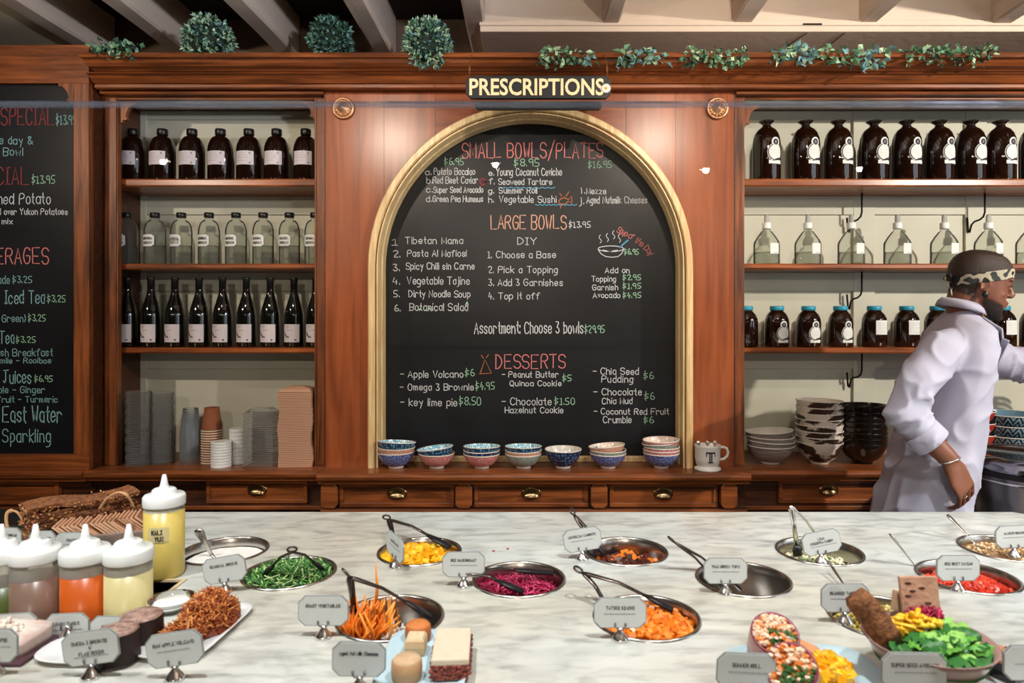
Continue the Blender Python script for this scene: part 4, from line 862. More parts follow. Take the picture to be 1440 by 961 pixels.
# ------------------------------------------------------------------ marble counter
MAR = bpy.data.materials.new('marble'); MAR.use_nodes = True
nt = MAR.node_tree; p = nt.nodes['Principled BSDF']; tc = nt.nodes.new('ShaderNodeTexCoord'); mp = nt.nodes.new('ShaderNodeMapping'); nt.links.new(tc.outputs['Object'], mp.inputs[0])
mp.inputs['Rotation'].default_value = (0, 0, -0.5); mp.inputs['Scale'].default_value = (1.0, 2.6, 1)
n1 = nt.nodes.new('ShaderNodeTexNoise'); n1.inputs['Scale'].default_value = 3.2; n1.inputs['Detail'].default_value = 9; n1.inputs['Distortion'].default_value = 0.9; nt.links.new(mp.outputs[0], n1.inputs['Vector'])
r1 = nt.nodes.new('ShaderNodeValToRGB'); e = r1.color_ramp.elements; e[0].position = 0.40; e[0].color = hexc('ccd2d0'); e[1].position = 0.50; e[1].color = hexc('bdc3c2')
x = e.new(0.53); x.color = hexc('c8cecc'); x = e.new(0.70); x.color = hexc('d6dad6'); nt.links.new(n1.outputs['Fac'], r1.inputs[0])
n2 = nt.nodes.new('ShaderNodeTexNoise'); n2.inputs['Scale'].default_value = 14; n2.inputs['Detail'].default_value = 8; nt.links.new(mp.outputs[0], n2.inputs['Vector'])
r2 = nt.nodes.new('ShaderNodeValToRGB'); r2.color_ramp.elements[0].position = 0.34; r2.color_ramp.elements[0].color = hexc('b9b8b7'); r2.color_ramp.elements[1].position = 0.52; r2.color_ramp.elements[1].color = (1, 1, 1, 1); nt.links.new(n2.outputs['Fac'], r2.inputs[0])
mx = nt.nodes.new('ShaderNodeMix'); mx.data_type = 'RGBA'; mx.blend_type = 'MULTIPLY'; mx.inputs[0].default_value = 0.55; nt.links.new(r1.outputs[0], mx.inputs[6]); nt.links.new(r2.outputs[0], mx.inputs[7])
n3 = nt.nodes.new('ShaderNodeTexNoise'); n3.inputs['Scale'].default_value = 1.1; nt.links.new(tc.outputs['Object'], n3.inputs['Vector'])
r3 = nt.nodes.new('ShaderNodeValToRGB'); r3.color_ramp.elements[0].position = 0.45; r3.color_ramp.elements[0].color = (1, 1, 1, 1); r3.color_ramp.elements[1].position = 0.62; r3.color_ramp.elements[1].color = hexc('efe4d6'); nt.links.new(n3.outputs['Fac'], r3.inputs[0])
mx2 = nt.nodes.new('ShaderNodeMix'); mx2.data_type = 'RGBA'; mx2.blend_type = 'MULTIPLY'; mx2.inputs[0].default_value = 0.9; nt.links.new(mx.outputs[2], mx2.inputs[6]); nt.links.new(r3.outputs[0], mx2.inputs[7])
nt.links.new(mx2.outputs[2], p.inputs['Base Color']); p.inputs['Roughness'].default_value = 0.28

BR = 0.1065                                   # bin rim radius
BINS = {'cream': (316, 775), 'greens': (407, 806), 'mango': (590, 776), 'carrot': (549, 869), 'kraut': (730, 815), 'roast': (880, 776), 'kimchi': (909, 869), 'tofu': (1045, 815), 'chickpea': (1152, 776), 'caviar': (1360, 812), 'hummus': (1413, 772), 'tartare': (1243, 869)}
BC = {k: onc(x, y) for k, (x, y) in BINS.items()}
YF, YK = 0.86, 2.095
outl = [(-2.6, YF), (1.50, YF), (1.50, YK-0.03), (1.47, YK), (-2.6, YK)]
sl = MB(); sl.prism(outl, CT-0.03, CT, 'XY'); slab = sl.build('slab', MAR); 
def cutter(mb):
    o = mb.build('cutter', MAR); md = slab.modifiers.new('c', 'BOOLEAN'); md.object = o; md.operation = 'DIFFERENCE'; md.solver = 'EXACT'; return o
RX0, RX1, RY0, RY1 = -1.75, -0.795, 1.315, 1.545     # recess for the squeeze bottles
cm = MB()
for k, c in BC.items(): cm.lathe([(BR-0.006, CT-0.05), (BR-0.006, CT+0.05)], c=(c.x, c.y, 0), seg=40, sm=False)
cm.box(RX0, RY0, CT-0.05, RX1, RY1, CT+0.05)
co = cutter(cm); dg = bpy.context.evaluated_depsgraph_get(); dg.update()
me = bpy.data.meshes.new_from_object(slab.evaluated_get(dg)); slab.modifiers.clear(); slab.data = me; bpy.data.objects.remove(co)
for pl in me.polygons: pl.use_smooth = False
ctr = thing('serving_counter', 'long white marble food counter with round cut-outs', 'counter', (0, 0, 0)); slab.parent = ctr
slab.name = 'marble_top'; bv = slab.modifiers.new('bevel', 'BEVEL'); bv.width = 0.004; bv.segments = 2; bv.limit_method = 'ANGLE'; bv.angle_limit = 0.9
MB().box(-2.6, YK-0.06, 0, 1.46, YK-0.04, CT-0.031).build('back_panel', WD, ctr); MB().box(-2.6, YF+0.04, 0, 1.46, YF+0.06, CT-0.031).build('front_panel', WD, ctr); MB().box(1.42, YF+0.06, 0, 1.46, YK-0.06, CT-0.031).build('end_panel', WD, ctr)
rc = MB(); RZ = CT-0.075
rc.box(RX0, RY0, RZ-0.005, RX1, RY1, RZ); rc.box(RX0-0.004, RY0, RZ, RX0, RY1, CT-0.002); rc.box(RX1, RY0, RZ, RX1+0.004, RY1, CT-0.002); rc.box(RX0, RY0-0.004, RZ, RX1, RY0, CT-0.002); rc.box(RX0, RY1, RZ, RX1, RY1+0.004, CT-0.002)
rc.build('recess_lining', mat('recess', '3a2a1c', 0.5), ctr)
r_ = MB(); r_.box(RX1, RY0, CT-0.002, RX1+0.008, RY1+0.008, CT+0.003); r_.box(RX0, RY1, CT-0.002, RX1, RY1+0.008, CT+0.003); r_.build('recess_trim', mat('pale_trim', 'c9b694', 0.5), ctr)
# bins
desc = {'cream': 'of white cream beside the tall yellow bottle', 'greens': 'of shredded greens', 'mango': 'of yellow mango', 'carrot': 'of carrot and white slaw', 'kraut': 'of red sauerkraut', 'roast': 'of roasted carrots behind the kimchi', 'kimchi': 'of orange kimchi', 'tofu': 'nearly empty, holding a few tofu crumbs', 'chickpea': 'of pale chickpea crumble', 'caviar': 'of red beet caviar', 'hummus': 'of beige hummus at the right edge', 'tartare': 'of seaweed tartare half hidden by the salad bowl'}
bin0 = None
for k, c in BC.items():
    if bin0 is None:
        bin0 = thing('food_bin', '', 'container', (c.x, c.y, CT), group='round steel food bins')
        MB().lathe([(BR-0.008, -0.11), (BR-0.007, -0.02), (BR-0.007, 0.0015), (BR-0.0035, 0.0045), (BR, 0.0035), (BR+0.001, 0.0005)], seg=56, capb=False, capt=False).build('rim', STEEL, bin0)
        MB().lathe([(BR-0.008, -0.11), (BR-0.02, -0.125), (0.001, -0.127)], seg=40, capb=False, capt=False).build('bottom', STEEL, bin0); o = bin0
    else: o = dup(bin0, (c.x, c.y, CT))
    o['label'] = 'round steel food bin '+desc[k]
# ------------------------------------------------------------------ food in bins
def fmat(name, *cols, rough=0.45):
    return [mat('%s_%d' % (name, i), c, rough) for i, c in enumerate(cols)]
def heap_z(r, R, h, base): return base+h*max(0, 1-(r/R)**2)
def strands(mb, n, R, base, h, L, w, rng, nm, off=(0, 0), up=0.35, sy=1.0, curl=0.5, seg=4):
    for i in range(n):
        a = rng.uniform(0, 2*PI); r = R*math.sqrt(rng.random())*0.97; px, py = r*math.cos(a), r*math.sin(a)*sy
        z = heap_z(r, R*1.03, h, base)*1.0+rng.uniform(-0.006, 0.006)
        d = Vector((rng.uniform(-1, 1), rng.uniform(-1, 1), rng.uniform(-up*0.4, up))).normalized(); bend = Vector((rng.uniform(-1, 1), rng.uniform(-1, 1), rng.uniform(-.6, .6)))*curl
        ln = L*rng.uniform(0.6, 1.2); pts = []
        for s in range(seg):
            u = s/(seg-1)-0.5; q = Vector((px+off[0], py+off[1], z))+d*ln*u+bend*ln*(u*u)
            rr = math.hypot(q.x-off[0], (q.y-off[1])/sy)
            if rr > R: f = R/rr; q.x = off[0]+(q.x-off[0])*f; q.y = off[1]+(q.y-off[1])*f
            pts.append(q)
        mb.cur = rng.randrange(nm); mb.tube(pts, w*rng.uniform(0.7, 1.15), 4, flat=(1, 0.6), cap=True)
def chunks(mb, n, R, base, h, s, rng, nm, off=(0, 0), sy=1.0, box=True):
    for i in range(n):
        a = rng.uniform(0, 2*PI); r = R*math.sqrt(rng.random())*0.95; px, py = r*math.cos(a), r*math.sin(a)*sy; z = heap_z(r, R*1.03, h, base)+rng.uniform(-0.004, 0.004)
        M = Matrix.Rotation(rng.uniform(0, 3), 3, Vector((rng.random(), rng.random(), rng.random()+0.01)).normalized()); q = s*rng.uniform(0.6, 1.2)
        mb.cur = rng.randrange(nm)
        if box: mb.obox((px+off[0], py+off[1], z), (q, q*rng.uniform(0.6, 1), q*rng.uniform(0.5, 0.9)), M)
        else: mb.ball((px+off[0], py+off[1], z), (q/2, q/2*rng.uniform(.7, 1), q/2*rng.uniform(.6, 1)), 7, 5, M)
def mound(mb, R, base, h, cur=0, n=24, amp=0.004, off=(0, 0), sy=1.0):
    rr = []
    for i in range(7):
        f = i/6; r = R*(1-f)+0.001; z = base+h*(1-(1-f)**2)
        rr.append([Vector((off[0]+r*math.cos(2*PI*k/n)*(1+0.04*math.sin(5*k+i)), off[1]+sy*r*math.sin(2*PI*k/n), z+amp*noise.noise(Vector((r*30*math.cos(2*PI*k/n), r*30*math.sin(2*PI*k/n), off[0]*9))))) for k in range(n)])
    mb.cur = cur; mb.rings(rr, cap=False)
def food(key, name, lb, cat='food'):
    c = BC[key]; return thing(name, lb, cat, (c.x, c.y, CT))
rng = random.Random(7); RI_ = BR-0.012
def finish(t, mb, mats, part): o = mb.build(part, mats, t, kind='stuff'); return o
t = food('cream', 'cream_sauce', 'smooth white cream filling the bin beside the tall yellow bottle', 'food'); m = MB(); mound(m, RI_, -0.022, 0.006, amp=0.003); m.build('surface', mat('cream', 'ece9e2', 0.35, sub=0.1), t)
t = food('greens', 'shredded_greens', 'heap of shredded green leaves and pale stalks in steel bin'); m = MB(); mound(m, RI_, -0.03, 0.03, 2); strands(m, 900, RI_, -0.012, 0.026, 0.032, 0.0018, rng, 4, up=.8); finish(t, m, fmat('greens', '5f9a48', '3f7a38', '2e5c30', 'b9d08a'), 'leaves')
t = food('mango', 'chopped_mango', 'yellow chopped mango heaped in the back bin'); m = MB(); mound(m, RI_, -0.035, 0.03); chunks(m, 330, RI_, -0.02, 0.022, 0.014, rng, 3, off=(-0.006, -0.004)); finish(t, m, fmat('mango', 'f0b51e', 'f4c63c', 'e59c12', rough=0.3), 'pieces')
t = food('carrot', 'shaved_carrot', 'tall tangle of orange carrot ribbons at the bin left side'); m = MB(); mound(m, 0.045, -0.05, 0.03, 0, off=(-0.045, 0))
rr_ = random.Random(3)
for i in range(120):
    a = rr_.uniform(0, 6.28); r = 0.038*math.sqrt(rr_.random()); b = Vector((-0.05+r*math.cos(a)*1.3, -0.01+r*math.sin(a), -0.045)); tip = b+Vector((rr_.uniform(-.025, .035), rr_.uniform(-.02, .02), rr_.uniform(0.045, 0.085)))
    mid = (b+tip)/2+Vector((rr_.uniform(-.015, .015), rr_.uniform(-.015, .015), 0)); m.cur = rr_.randrange(3); m.tube([b, mid, tip], [0.0045, 0.0040, 0.0015], 4, flat=(1, .4))
m.cur = 0; m.tube([(-0.03, 0, 0), (-0.026, 0, 0.06), (-0.03, 0.002, 0.108)], [0.004, 0.003, 0.001], 4, flat=(1, .4))
finish(t, m, fmat('carrot', 'f08a24', 'f6a044', 'e87416'), 'ribbons')
t = food('carrot', 'white_slaw', 'white slaw strips beside the carrot ribbons in the same bin'); m = MB(); mound(m, 0.05, -0.06, 0.03, off=(0.015, -0.03)); strands(m, 150, 0.055, -0.045, 0.02, 0.05, 0.002, rng, 2, off=(0.012, -0.02)); finish(t, m, fmat('slaw', 'e6dfd2', 'd6cfc0'), 'strips')
t = food('kraut', 'red_sauerkraut', 'bright magenta shredded sauerkraut in steel bin'); m = MB(); mound(m, RI_, -0.05, 0.03, 2); strands(m, 800, RI_, -0.035, 0.022, 0.022, 0.0019, rng, 3, off=(-0.006, 0)); finish(t, m, fmat('kraut', 'b81f50', 'd64a78', '8c1238', rough=0.3), 'shreds')
t = food('roast', 'roasted_carrots', 'roasted orange and black carrot slices in back bin'); m = MB(); mound(m, RI_, -0.058, 0.02, 1); chunks(m, 140, RI_, -0.045, 0.016, 0.020, rng, 3); finish(t, m, fmat('roast', 'e0761c', '3a1c14', '5c2418', rough=0.3), 'slices')
t = food('kimchi', 'orange_kimchi', 'orange chopped kimchi heaped in front bin'); m = MB(); mound(m, RI_, -0.035, 0.02); chunks(m, 420, RI_, -0.022, 0.02, 0.014, rng, 3); finish(t, m, fmat('kimchi', 'e07a20', 'ee9440', 'c8641a', rough=0.3), 'pieces')
t = food('tofu', 'tofu_crumbs', 'few beige tofu crumbs in the nearly empty bin'); m = MB(); mound(m, 0.05, -0.085, 0.02, off=(0.04, -0.02)); chunks(m, 90, 0.055, -0.075, 0.018, 0.012, rng, 2, off=(0.04, -0.02)); finish(t, m, fmat('tofu', 'b08a62', 'c8a07a'), 'crumbs')
t = food('chickpea', 'chickpea_crumble', 'pale chickpea and herb crumble in back right bin'); m = MB(); mound(m, RI_, -0.045, 0.012); chunks(m, 420, RI_, -0.036, 0.012, 0.010, rng, 4, box=False, off=(-0.01, 0)); finish(t, m, fmat('chick', 'd6d2b2', 'e2dcc0', 'c6c6a0', '5a6a44'), 'crumbs')
t = food('caviar', 'beet_caviar', 'bright red grated beet caviar in right bin'); m = MB(); mound(m, RI_, -0.042, 0.022); chunks(m, 700, RI_, -0.030, 0.020, 0.010, rng, 3); finish(t, m, fmat('caviar', 'd8402a', 'e6583c', 'b82e20', rough=0.35), 'gratings')
t = food('hummus', 'hummus', 'beige hummus with brown seeds at the right edge'); m = MB(); mound(m, RI_, -0.035, 0.02); chunks(m, 260, RI_, -0.022, 0.018, 0.010, rng, 3, box=False); finish(t, m, fmat('hummus', 'd8b48a', 'e4caa6', 'a88a5c'), 'crumbs')
t = food('tartare', 'seaweed_tartare', 'yellow-green seaweed tartare behind the salad bowl'); m = MB(); mound(m, RI_, -0.025, 0.02); chunks(m, 420, RI_, -0.016, 0.02, 0.008, rng, 3, box=False); finish(t, m, fmat('tartare', 'c8b45a', '8a7a3a', 'd8c880'), 'grains')

# ------------------------------------------------------------------ name cards on little chrome stands
CARD = mat('card_plate', 'c4c7c5', 0.5, noise_amt=0.0); CEDGE = mat('card_edge', '8f9492', 0.4); CINK = mat('card_ink', '2f2833', 0.7); CINK2 = mat('card_ink_light', '8a8490', 0.7)
def card(xc, yc, Zd, title, lb, yaw=0.0, roll=0.0, w=0.094, sub=True, h=0.056):
    X = xa(xc, Zd); zc = za(yc, Zd); base = CT
    t = thing('name_card', lb, 'sign', (X, Zd, base), rz=yaw); hz = zc-base
    Zp = max(hz-h/2-0.002, 0.012)
    b = MB(); b.lathe([(0.0155, 0), (0.0165, 0.002), (0.014, 0.006), (0.009, 0.012), (0.0045, 0.018), (0.0032, 0.022)], seg=20).build('base', CHROME, t)
    s = MB(); s.tube([(0, 0, min(0.018, Zp)), (0, 0, Zp+0.004)], 0.0026, 8)
    for q in (-1, 1): s.tube([(0, -0.001, Zp), (q*0.006, -0.003, Zp+0.001), (q*0.0095, -0.0035, Zp+0.005), (q*0.0095, -0.0035, Zp+0.010)], 0.0012, 6); s.tube([(q*0.0095, -0.004, Zp+0.007), (q*0.0095, -0.004, Zp+0.012)], 0.0022, 6)
    s.build('clip', BLACKM if False else mat('clip_metal', '8c8890', 0.25, 0.9), t)
    c = 0.012; hw, hh = w/2, h/2; oc = lambda g: [(-hw+g+c, -hh+g), (hw-g-c, -hh+g), (hw-g, -hh+g+c), (hw-g, hh-g-c), (hw-g-c, hh-g), (-hw+g+c, hh-g), (-hw+g, hh-g-c), (-hw+g, -hh+g+c)]
    pl = MB(); pl.prism(oc(0)[::-1], -0.0015, 0.0015); po = pl.build('plate', CEDGE, t, loc=(0, 0, hz), rot=(0, -roll, 0))
    pf = MB(); pf.prism(oc(0.0016)[::-1], -0.0024, -0.0012); pf.build('paper', CARD, po)
    k = MB(); ls = title.split('/'); fs = 0.0058
    for i, l in enumerate(ls):
        wd = min(w*0.72, 0.0040*len(l)); letter_mb(k, l, -wd/2, hh*0.32-i*0.009-0.002, fs*0.95, wd, 0.0011, y=-0.0026, jit=0.0, thick=0.0002)
    k.build('lettering', CINK, po)
    if sub:
        k = MB(); rg = random.Random(len(title)); 
        y0 = -hh*0.05-(len(ls)-1)*0.006; x_ = -w*0.30
        while x_ < w*0.28:
            l_ = rg.uniform(0.004, 0.011); stroke_mb(k, [(x_, y0), (x_+l_, y0)], 0.0014, -0.0026, 0.0002); x_ += l_+0.0025
        k.build('small_print', CINK2, po)
    return t
def cz_(yc, h=0.05): return (EYE-CT-h)*F/(yc-VY)
card(316, 801, cz_(801), 'SEASONAL GREENS', 'name card reading SEASONAL GREENS left of the greens bin', roll=0.17, sub=False)
card(455, 859, cz_(859), 'ROAST VEGETABLES', 'name card reading ROAST VEGETABLES below the greens bin', sub=False)
card(556, 769, cz_(769), 'MANGO SALSA', 'turned name card in front of the mango bin', yaw=-0.95, roll=-0.1)
card(652, 794, cz_(794), 'RED SAUERKRAUT', 'name card left of the magenta sauerkraut')
card(819, 759, cz_(759), 'MONGOLIAN CARROTS', 'tilted name card before the roasted carrots', roll=0.16)
card(872, 862, cz_(862), 'TATSOI KIMCHI', 'name card before the orange kimchi', w=0.098)
card(1020, 803, cz_(803), 'THAI GREEN TOFU', 'name card before the nearly empty tofu bin')
card(1155, 763, cz_(763), 'LIMA/CHICKPEA CURRY', 'tilted name card before the pale chickpea crumble', roll=0.2)
card(1188, 841, cz_(841), 'SEAWEED TARTARE', 'name card reading SEAWEED TARTARE left of the salad bowl')
card(1347, 799, cz_(799), 'RED BEET CAVIAR', 'name card before the red beet caviar')
card(1426, 755, cz_(755), 'ALMOND HUMMUS', 'name card before the hummus at the right edge', roll=0.05)
card(505, 927, cz_(927), 'Aged Nut Milk Cheeses', 'name card reading Aged Nut Milk Cheeses beside the blue plate', sub=False, roll=-0.02, w=0.086)
card(1049, 944, cz_(944), 'SUMMER ROLL', 'name card reading SUMMER ROLL in front of the cut rolls', roll=-0.05, w=0.092)
card(1285, 944, 1.03, 'SUPER SEED AVOCADO', 'name card reading SUPER SEED AVOCADO before the salad bowl', w=0.099, roll=-0.02)
card(1450, 932, cz_(932, .05), 'MEZZE', 'name card cut off at the right edge of the photo', w=0.09)
card(128, 911, cz_(911), 'OMEGA 3 BROWNIE/W/ FLAX SEEDS', 'name card reading OMEGA 3 BROWNIE before the dark cakes', roll=0.13, w=0.094)
card(246, 913, cz_(913), 'RAW APPLE VOLCANO', 'name card reading RAW APPLE VOLCANO before the orange shreds', roll=0.15, w=0.094)
YC = 1.275
card(95, 884, YC, 'LEMON TAHINI', 'name card before the orange sauce bottle', roll=0.05, w=0.082)
card(20, 884, YC, 'PEAR GINGER CHUTNEY', 'name card before the brown sauce bottle', roll=0.07, w=0.088)
card(158, 888, YC, 'KALE YUZU', 'name card half hidden by the dark cakes, before the pale bottle', w=0.082, sub=False)
card(-8, 908, cz_(908), 'KEY LIME PIE', 'name card cut off at the left edge beside the crumbly pie', w=0.08)
card(104, 765, 1.66, 'CRACKERS', 'name card behind the orange sauce bottle', w=0.09)
card(8, 758, 1.68, 'SEED LOAF BREAD', 'name card behind the green sauce bottle at the left edge', w=0.08, roll=-0.02)
card(60, 762, 1.74, 'RICE CRISPS', 'name card behind the brown sauce bottle', w=0.07, sub=False)

# ------------------------------------------------------------------ squeeze bottles
FROST = glassy('frosted_plastic', 'f0ece0', 0.3, rough=0.3, edge=0.22)
def squeeze(X, Y, z0, H, R, col, level, lb, grp=None, name_tape=False, smear=None):
    t = thing('squeeze_bottle', lb, 'bottle', (X, Y, z0), group=grp)
    hb = H*0.70
    MB().lathe([(R, hb*level-0.001), (R, hb*0.93), (R*0.97, hb)], seg=30, capb=False, capt=False).build('body', FROST, t)
    MB().lathe([(R*0.93, 0), (R, 0.006), (R, hb*level), (0.001, hb*level+0.001)], seg=30, capt=False).build('filled_body', mat('sauce_'+col, col, 0.3, noise_amt=0.14, nscale=9, sub=0.15), t)
    MB().lathe([(R*1.04, hb), (R*1.05, hb+0.002), (R*1.05, hb+H*0.085), (R*0.98, hb+H*0.105), (R*0.62, hb+H*0.115), (R*0.60, hb+H*0.15), (R*0.50, hb+H*0.165), (0.011, hb+H*0.17), (0.0085, hb+H*0.20), (0.004, H), (0.0025, H)], seg=30).build('cap', PLW, t)
    return t
bY = onc(231, 809)
tb = squeeze(bY.x, bY.y, CT, 0.233, 0.0430, 'dcc468', 0.94, 'tall squeeze bottle of yellow sauce with handwritten tape', None)
R = 0.043+0.0008
k = MB(); curved_label(k, R, -0.35, 0.72, lambda u: (0, 0.034), 0.088); tp = k.build('tape', mat('tape', 'ddd09a', 0.5), tb)
k = MB(); ink_text(k, 'KALI', R+0.0008, 0.14, 0.107, 0.009, 0.022, 0.0022); ink_text(k, 'YUZ', R+0.0008, 0.26, 0.092, 0.009, 0.018, 0.0022); k.build('handwriting', INK, tp)
for i, (x, col, lv, lb) in enumerate([(2, '4e5a26', 0.74, 'squeeze bottle of dark green sauce at the left edge'), (50, '84685a', 0.82, 'squeeze bottle of brown speckled chutney in the recess'), (120, 'cc5c1c', 0.86, 'squeeze bottle of bright orange sauce in the recess'), (181, 'd6ca92', 0.88, 'squeeze bottle of pale yellow dressing in the recess')]):
    squeeze(xa(x, 1.41), 1.41, RZ, 0.245, 0.0445, col, lv, lb, 'squeeze bottles standing in the recess')
# specks of chutney inside the brown one are left to the sauce material

# ------------------------------------------------------------------ tongs and spoons
TONGH = mat('tong_metal', '5c5350', 0.25, 0.9); TIPM = mat('tong_tip', '17151a', 0.4)
def tongs(hinge, tipa, tipb, lb, tip_len=0.33, w=0.008, dark=True, mtip=None, ring=True, bow=0.02):
    h, a, b = Vector(hinge), Vector(tipa), Vector(tipb); t = thing('serving_tongs', lb, 'tongs', h)
    for tip in (a, b):
        d = tip-h; n = Vector((0, 0, 1)); c = d*(1-tip_len)
        p = [Vector((0, 0, 0)), d*0.08+n*0.002, d*0.4+n*bow*0.5, c+n*bow*0.3]
        arm = MB().tube(p, [w*0.7, w, w*0.8, w*0.75], 6, flat=(1, 0.45)).build('arm', TONGH if dark else CHROME, t)
        MB().tube([c+n*bow*0.3, c*0.6+d*0.4*1.0+n*0.004, d], [w*0.9, w*1.6, w*1.5], 8, flat=(1, 0.4)).build('tip', mtip or TIPM, arm)
    if ring:
        ax = (a+b)/2-h; ax.normalize(); s = ax.cross(Vector((0, 0, 1))).normalized(); rr = 0.010; c = -ax*0.012
        MB().tube([c+(ax*math.cos(q)+Vector((0, 0, 1)).cross(s).cross(s)*0+s*math.sin(q))*rr for q in [2*PI*k/12 for k in range(13)]], 0.0025, 6).build('hanging_ring', TONGH, t)
    return t
def P(x, y, h): return onc(x, y, h)
tongs(P(411, 777, 0.075), P(373, 808, 0.012), P(452, 800, 0.012), 'black-tipped tongs spread open over the shredded greens', 0.3)
tongs(P(547, 731, 0.05), P(632, 770, 0.005), P(556, 778, 0.0), 'tongs resting in the yellow mango with their hinge behind', 0.35)
tongs(P(492, 812, 0.10), P(500, 886, -0.02), P(605, 868, 0.005), 'open tongs standing in the carrot bin', 0.32)
tongs(P(655, 806, 0.03), P(775, 806, -0.005), P(736, 833, -0.005), 'tongs lying in the magenta sauerkraut', 0.45, ring=False)
tongs(P(808, 725, 0.07), P(836, 787, -0.03), P(852, 784, -0.03), 'tongs standing behind the tilted card of the roasted carrots', 0.28)
tongs(P(820, 806, 0.06), P(862, 868, -0.01), P(946, 858, -0.0), 'tongs laid across the orange kimchi', 0.3)
tongs(P(950, 764, 0.07), P(1018, 830, -0.04), P(1040, 828, -0.04), 'tongs leaning into the nearly empty tofu bin', 0.28)
tongs(P(1112, 712, 0.11), P(1122, 782, -0.02), P(1164, 776, -0.02), 'bright steel tongs standing in the chickpea crumble', 0.16, dark=False, ring=False)
def spoon(a, b, lb, w=0.006, bowl=True):
    a, b = Vector(a), Vector(b); t = thing('serving_spoon', lb, 'spoon', a); d = b-a
    MB().tube([Vector((0, 0, 0)), d*0.12, d*0.5, d*0.85, d], [w*0.9, w*1.3, w*0.7, w*0.5, w*0.6], 8, flat=(1, 0.35)).build('handle', STEEL, t)
    if bowl:
        q = d.normalized().to_track_quat('X', 'Z').to_matrix(); MB().ball(d+d.normalized()*0.024, (0.030, 0.021, 0.006), 12, 6, q).build('spoon_bowl', STEEL, t)
    return t
spoon(P(278, 745, 0.06), P(298, 781, -0.012), 'steel spoon standing in the white cream', 0.010)
spoon(P(1252, 752, 0.075), P(1296, 808, -0.02), 'steel spoon leaning into the red beet caviar', 0.0075)
spoon(P(1332, 724, 0.06), P(1376, 770, -0.01), 'steel spoon leaning into the hummus', 0.0075)
spoon(P(1165, 790, 0.03), P(1220, 872, -0.012), 'thin spoon handle crossing behind the SEAWEED TARTARE card', 0.003)
# bamboo tongs
BAM = mat('bamboo', 'c99a6e', 0.5)
def hoop(pts, lb, w=0.006):
    pts = [Vector(p) for p in pts]; t = thing('bamboo_tongs', lb, 'tongs', pts[0]); q = [p-pts[0] for p in pts]
    sm = [q[0]]
    for i in range(len(q)-1):
        p0, p1, p2, p3 = q[max(i-1, 0)], q[i], q[i+1], q[min(i+2, len(q)-1)]
        for k in range(1, 5):
            u = k/4; sm.append(0.5*((2*p1)+(p2-p0)*u+(2*p0-5*p1+4*p2-p3)*u*u+(3*p1-p0-3*p2+p3)*u**3))
    n = len(sm)//2
    MB().tube(sm[:n+1], w, 8, flat=(1, 0.4)).build('arm', BAM, t); MB().tube(sm[n:], w, 8, flat=(1, 0.4)).build('arm', BAM, t); return t
Z1 = 1.80
hoop([W(13, 752, Z1), W(9, 735, Z1), W(10, 722, Z1), W(18, 718.5, Z1), W(26, 722, Z1), W(34, 735, Z1), W(44, 752, Z1-0.02)], 'bent bamboo tongs standing behind the squeeze bottles', 0.005)

# ------------------------------------------------------------------ platters in front
PORC = mat('porcelain', 'dcdcdc', 0.2, coat=0.3); PBLUE = mat('pale_blue_plate', 'b4cdd6', 0.2, coat=0.3); 
def platter(name, lb, cx_, cy_, hx, hy, m, z=CT, rz=0.0, lip=0.010, corner=0.25, wall=0.012):
    t = thing(name, lb, 'plate', (cx_, cy_, z), rz=rz)
    def ring(fx, zz, g):
        pts = []
        for k in range(32):
            a = 2*PI*k/32; ca, sa = math.cos(a), math.sin(a); e = corner
            pts.append(Vector(((hx-g)*math.copysign(abs(ca)**e, ca), (hy-g)*math.copysign(abs(sa)**e, sa), zz)))
        return pts
    MB().rings([ring(0, 0, wall*1.3), ring(0, 0.002, wall), ring(0, lip, 0), ring(0, lip+0.0015, 0.001), ring(0, 0.005, wall*1.1), ring(0, 0.004, min(hx, hy)*0.96)]).build('dish', m, t)
    return t
platter('platter', 'white rectangular platter under the orange shreds', -0.632, 1.29, 0.062, 0.115, PORC, rz=-0.06, corner=0.35)
t = thing('apple_shreds', 'mound of crisp orange-brown shreds on the white platter', 'food', (-0.630, 1.30, CT+0.006)); m = MB()
CR_ = fmat('crisp', 'b8642e', 'd8904e', '8c3c1c', 'c87838')
mound(m, 0.052, 0, 0.05, 2, off=(0.005, 0.02), sy=1.3); mound(m, 0.035, 0, 0.025, 2, off=(-0.012, -0.05)); rr_ = random.Random(4)
strands(m, 700, 0.053, 0.006, 0.050, 0.026, 0.0016, rr_, 4, off=(0.004, 0.018), up=.9, sy=1.35); strands(m, 260, 0.040, 0.003, 0.030, 0.024, 0.0016, rr_, 4, off=(-0.010, -0.055), up=.8)
finish(t, m, CR_, 'shreds')
platter('plate', 'white curved plate under the two dark cakes', -0.785, 1.215, 0.088, 0.055, PORC, corner=0.7)
BRN = mat('brownie_side', '2c1a18', 0.6, noise_amt=0.4, nscale=60, bump=0.4, bscale=120); BRT = mat('brownie_top', 'b8988a', 0.7, col2='7a5a50', nscale=90, bump=0.6, bscale=200)
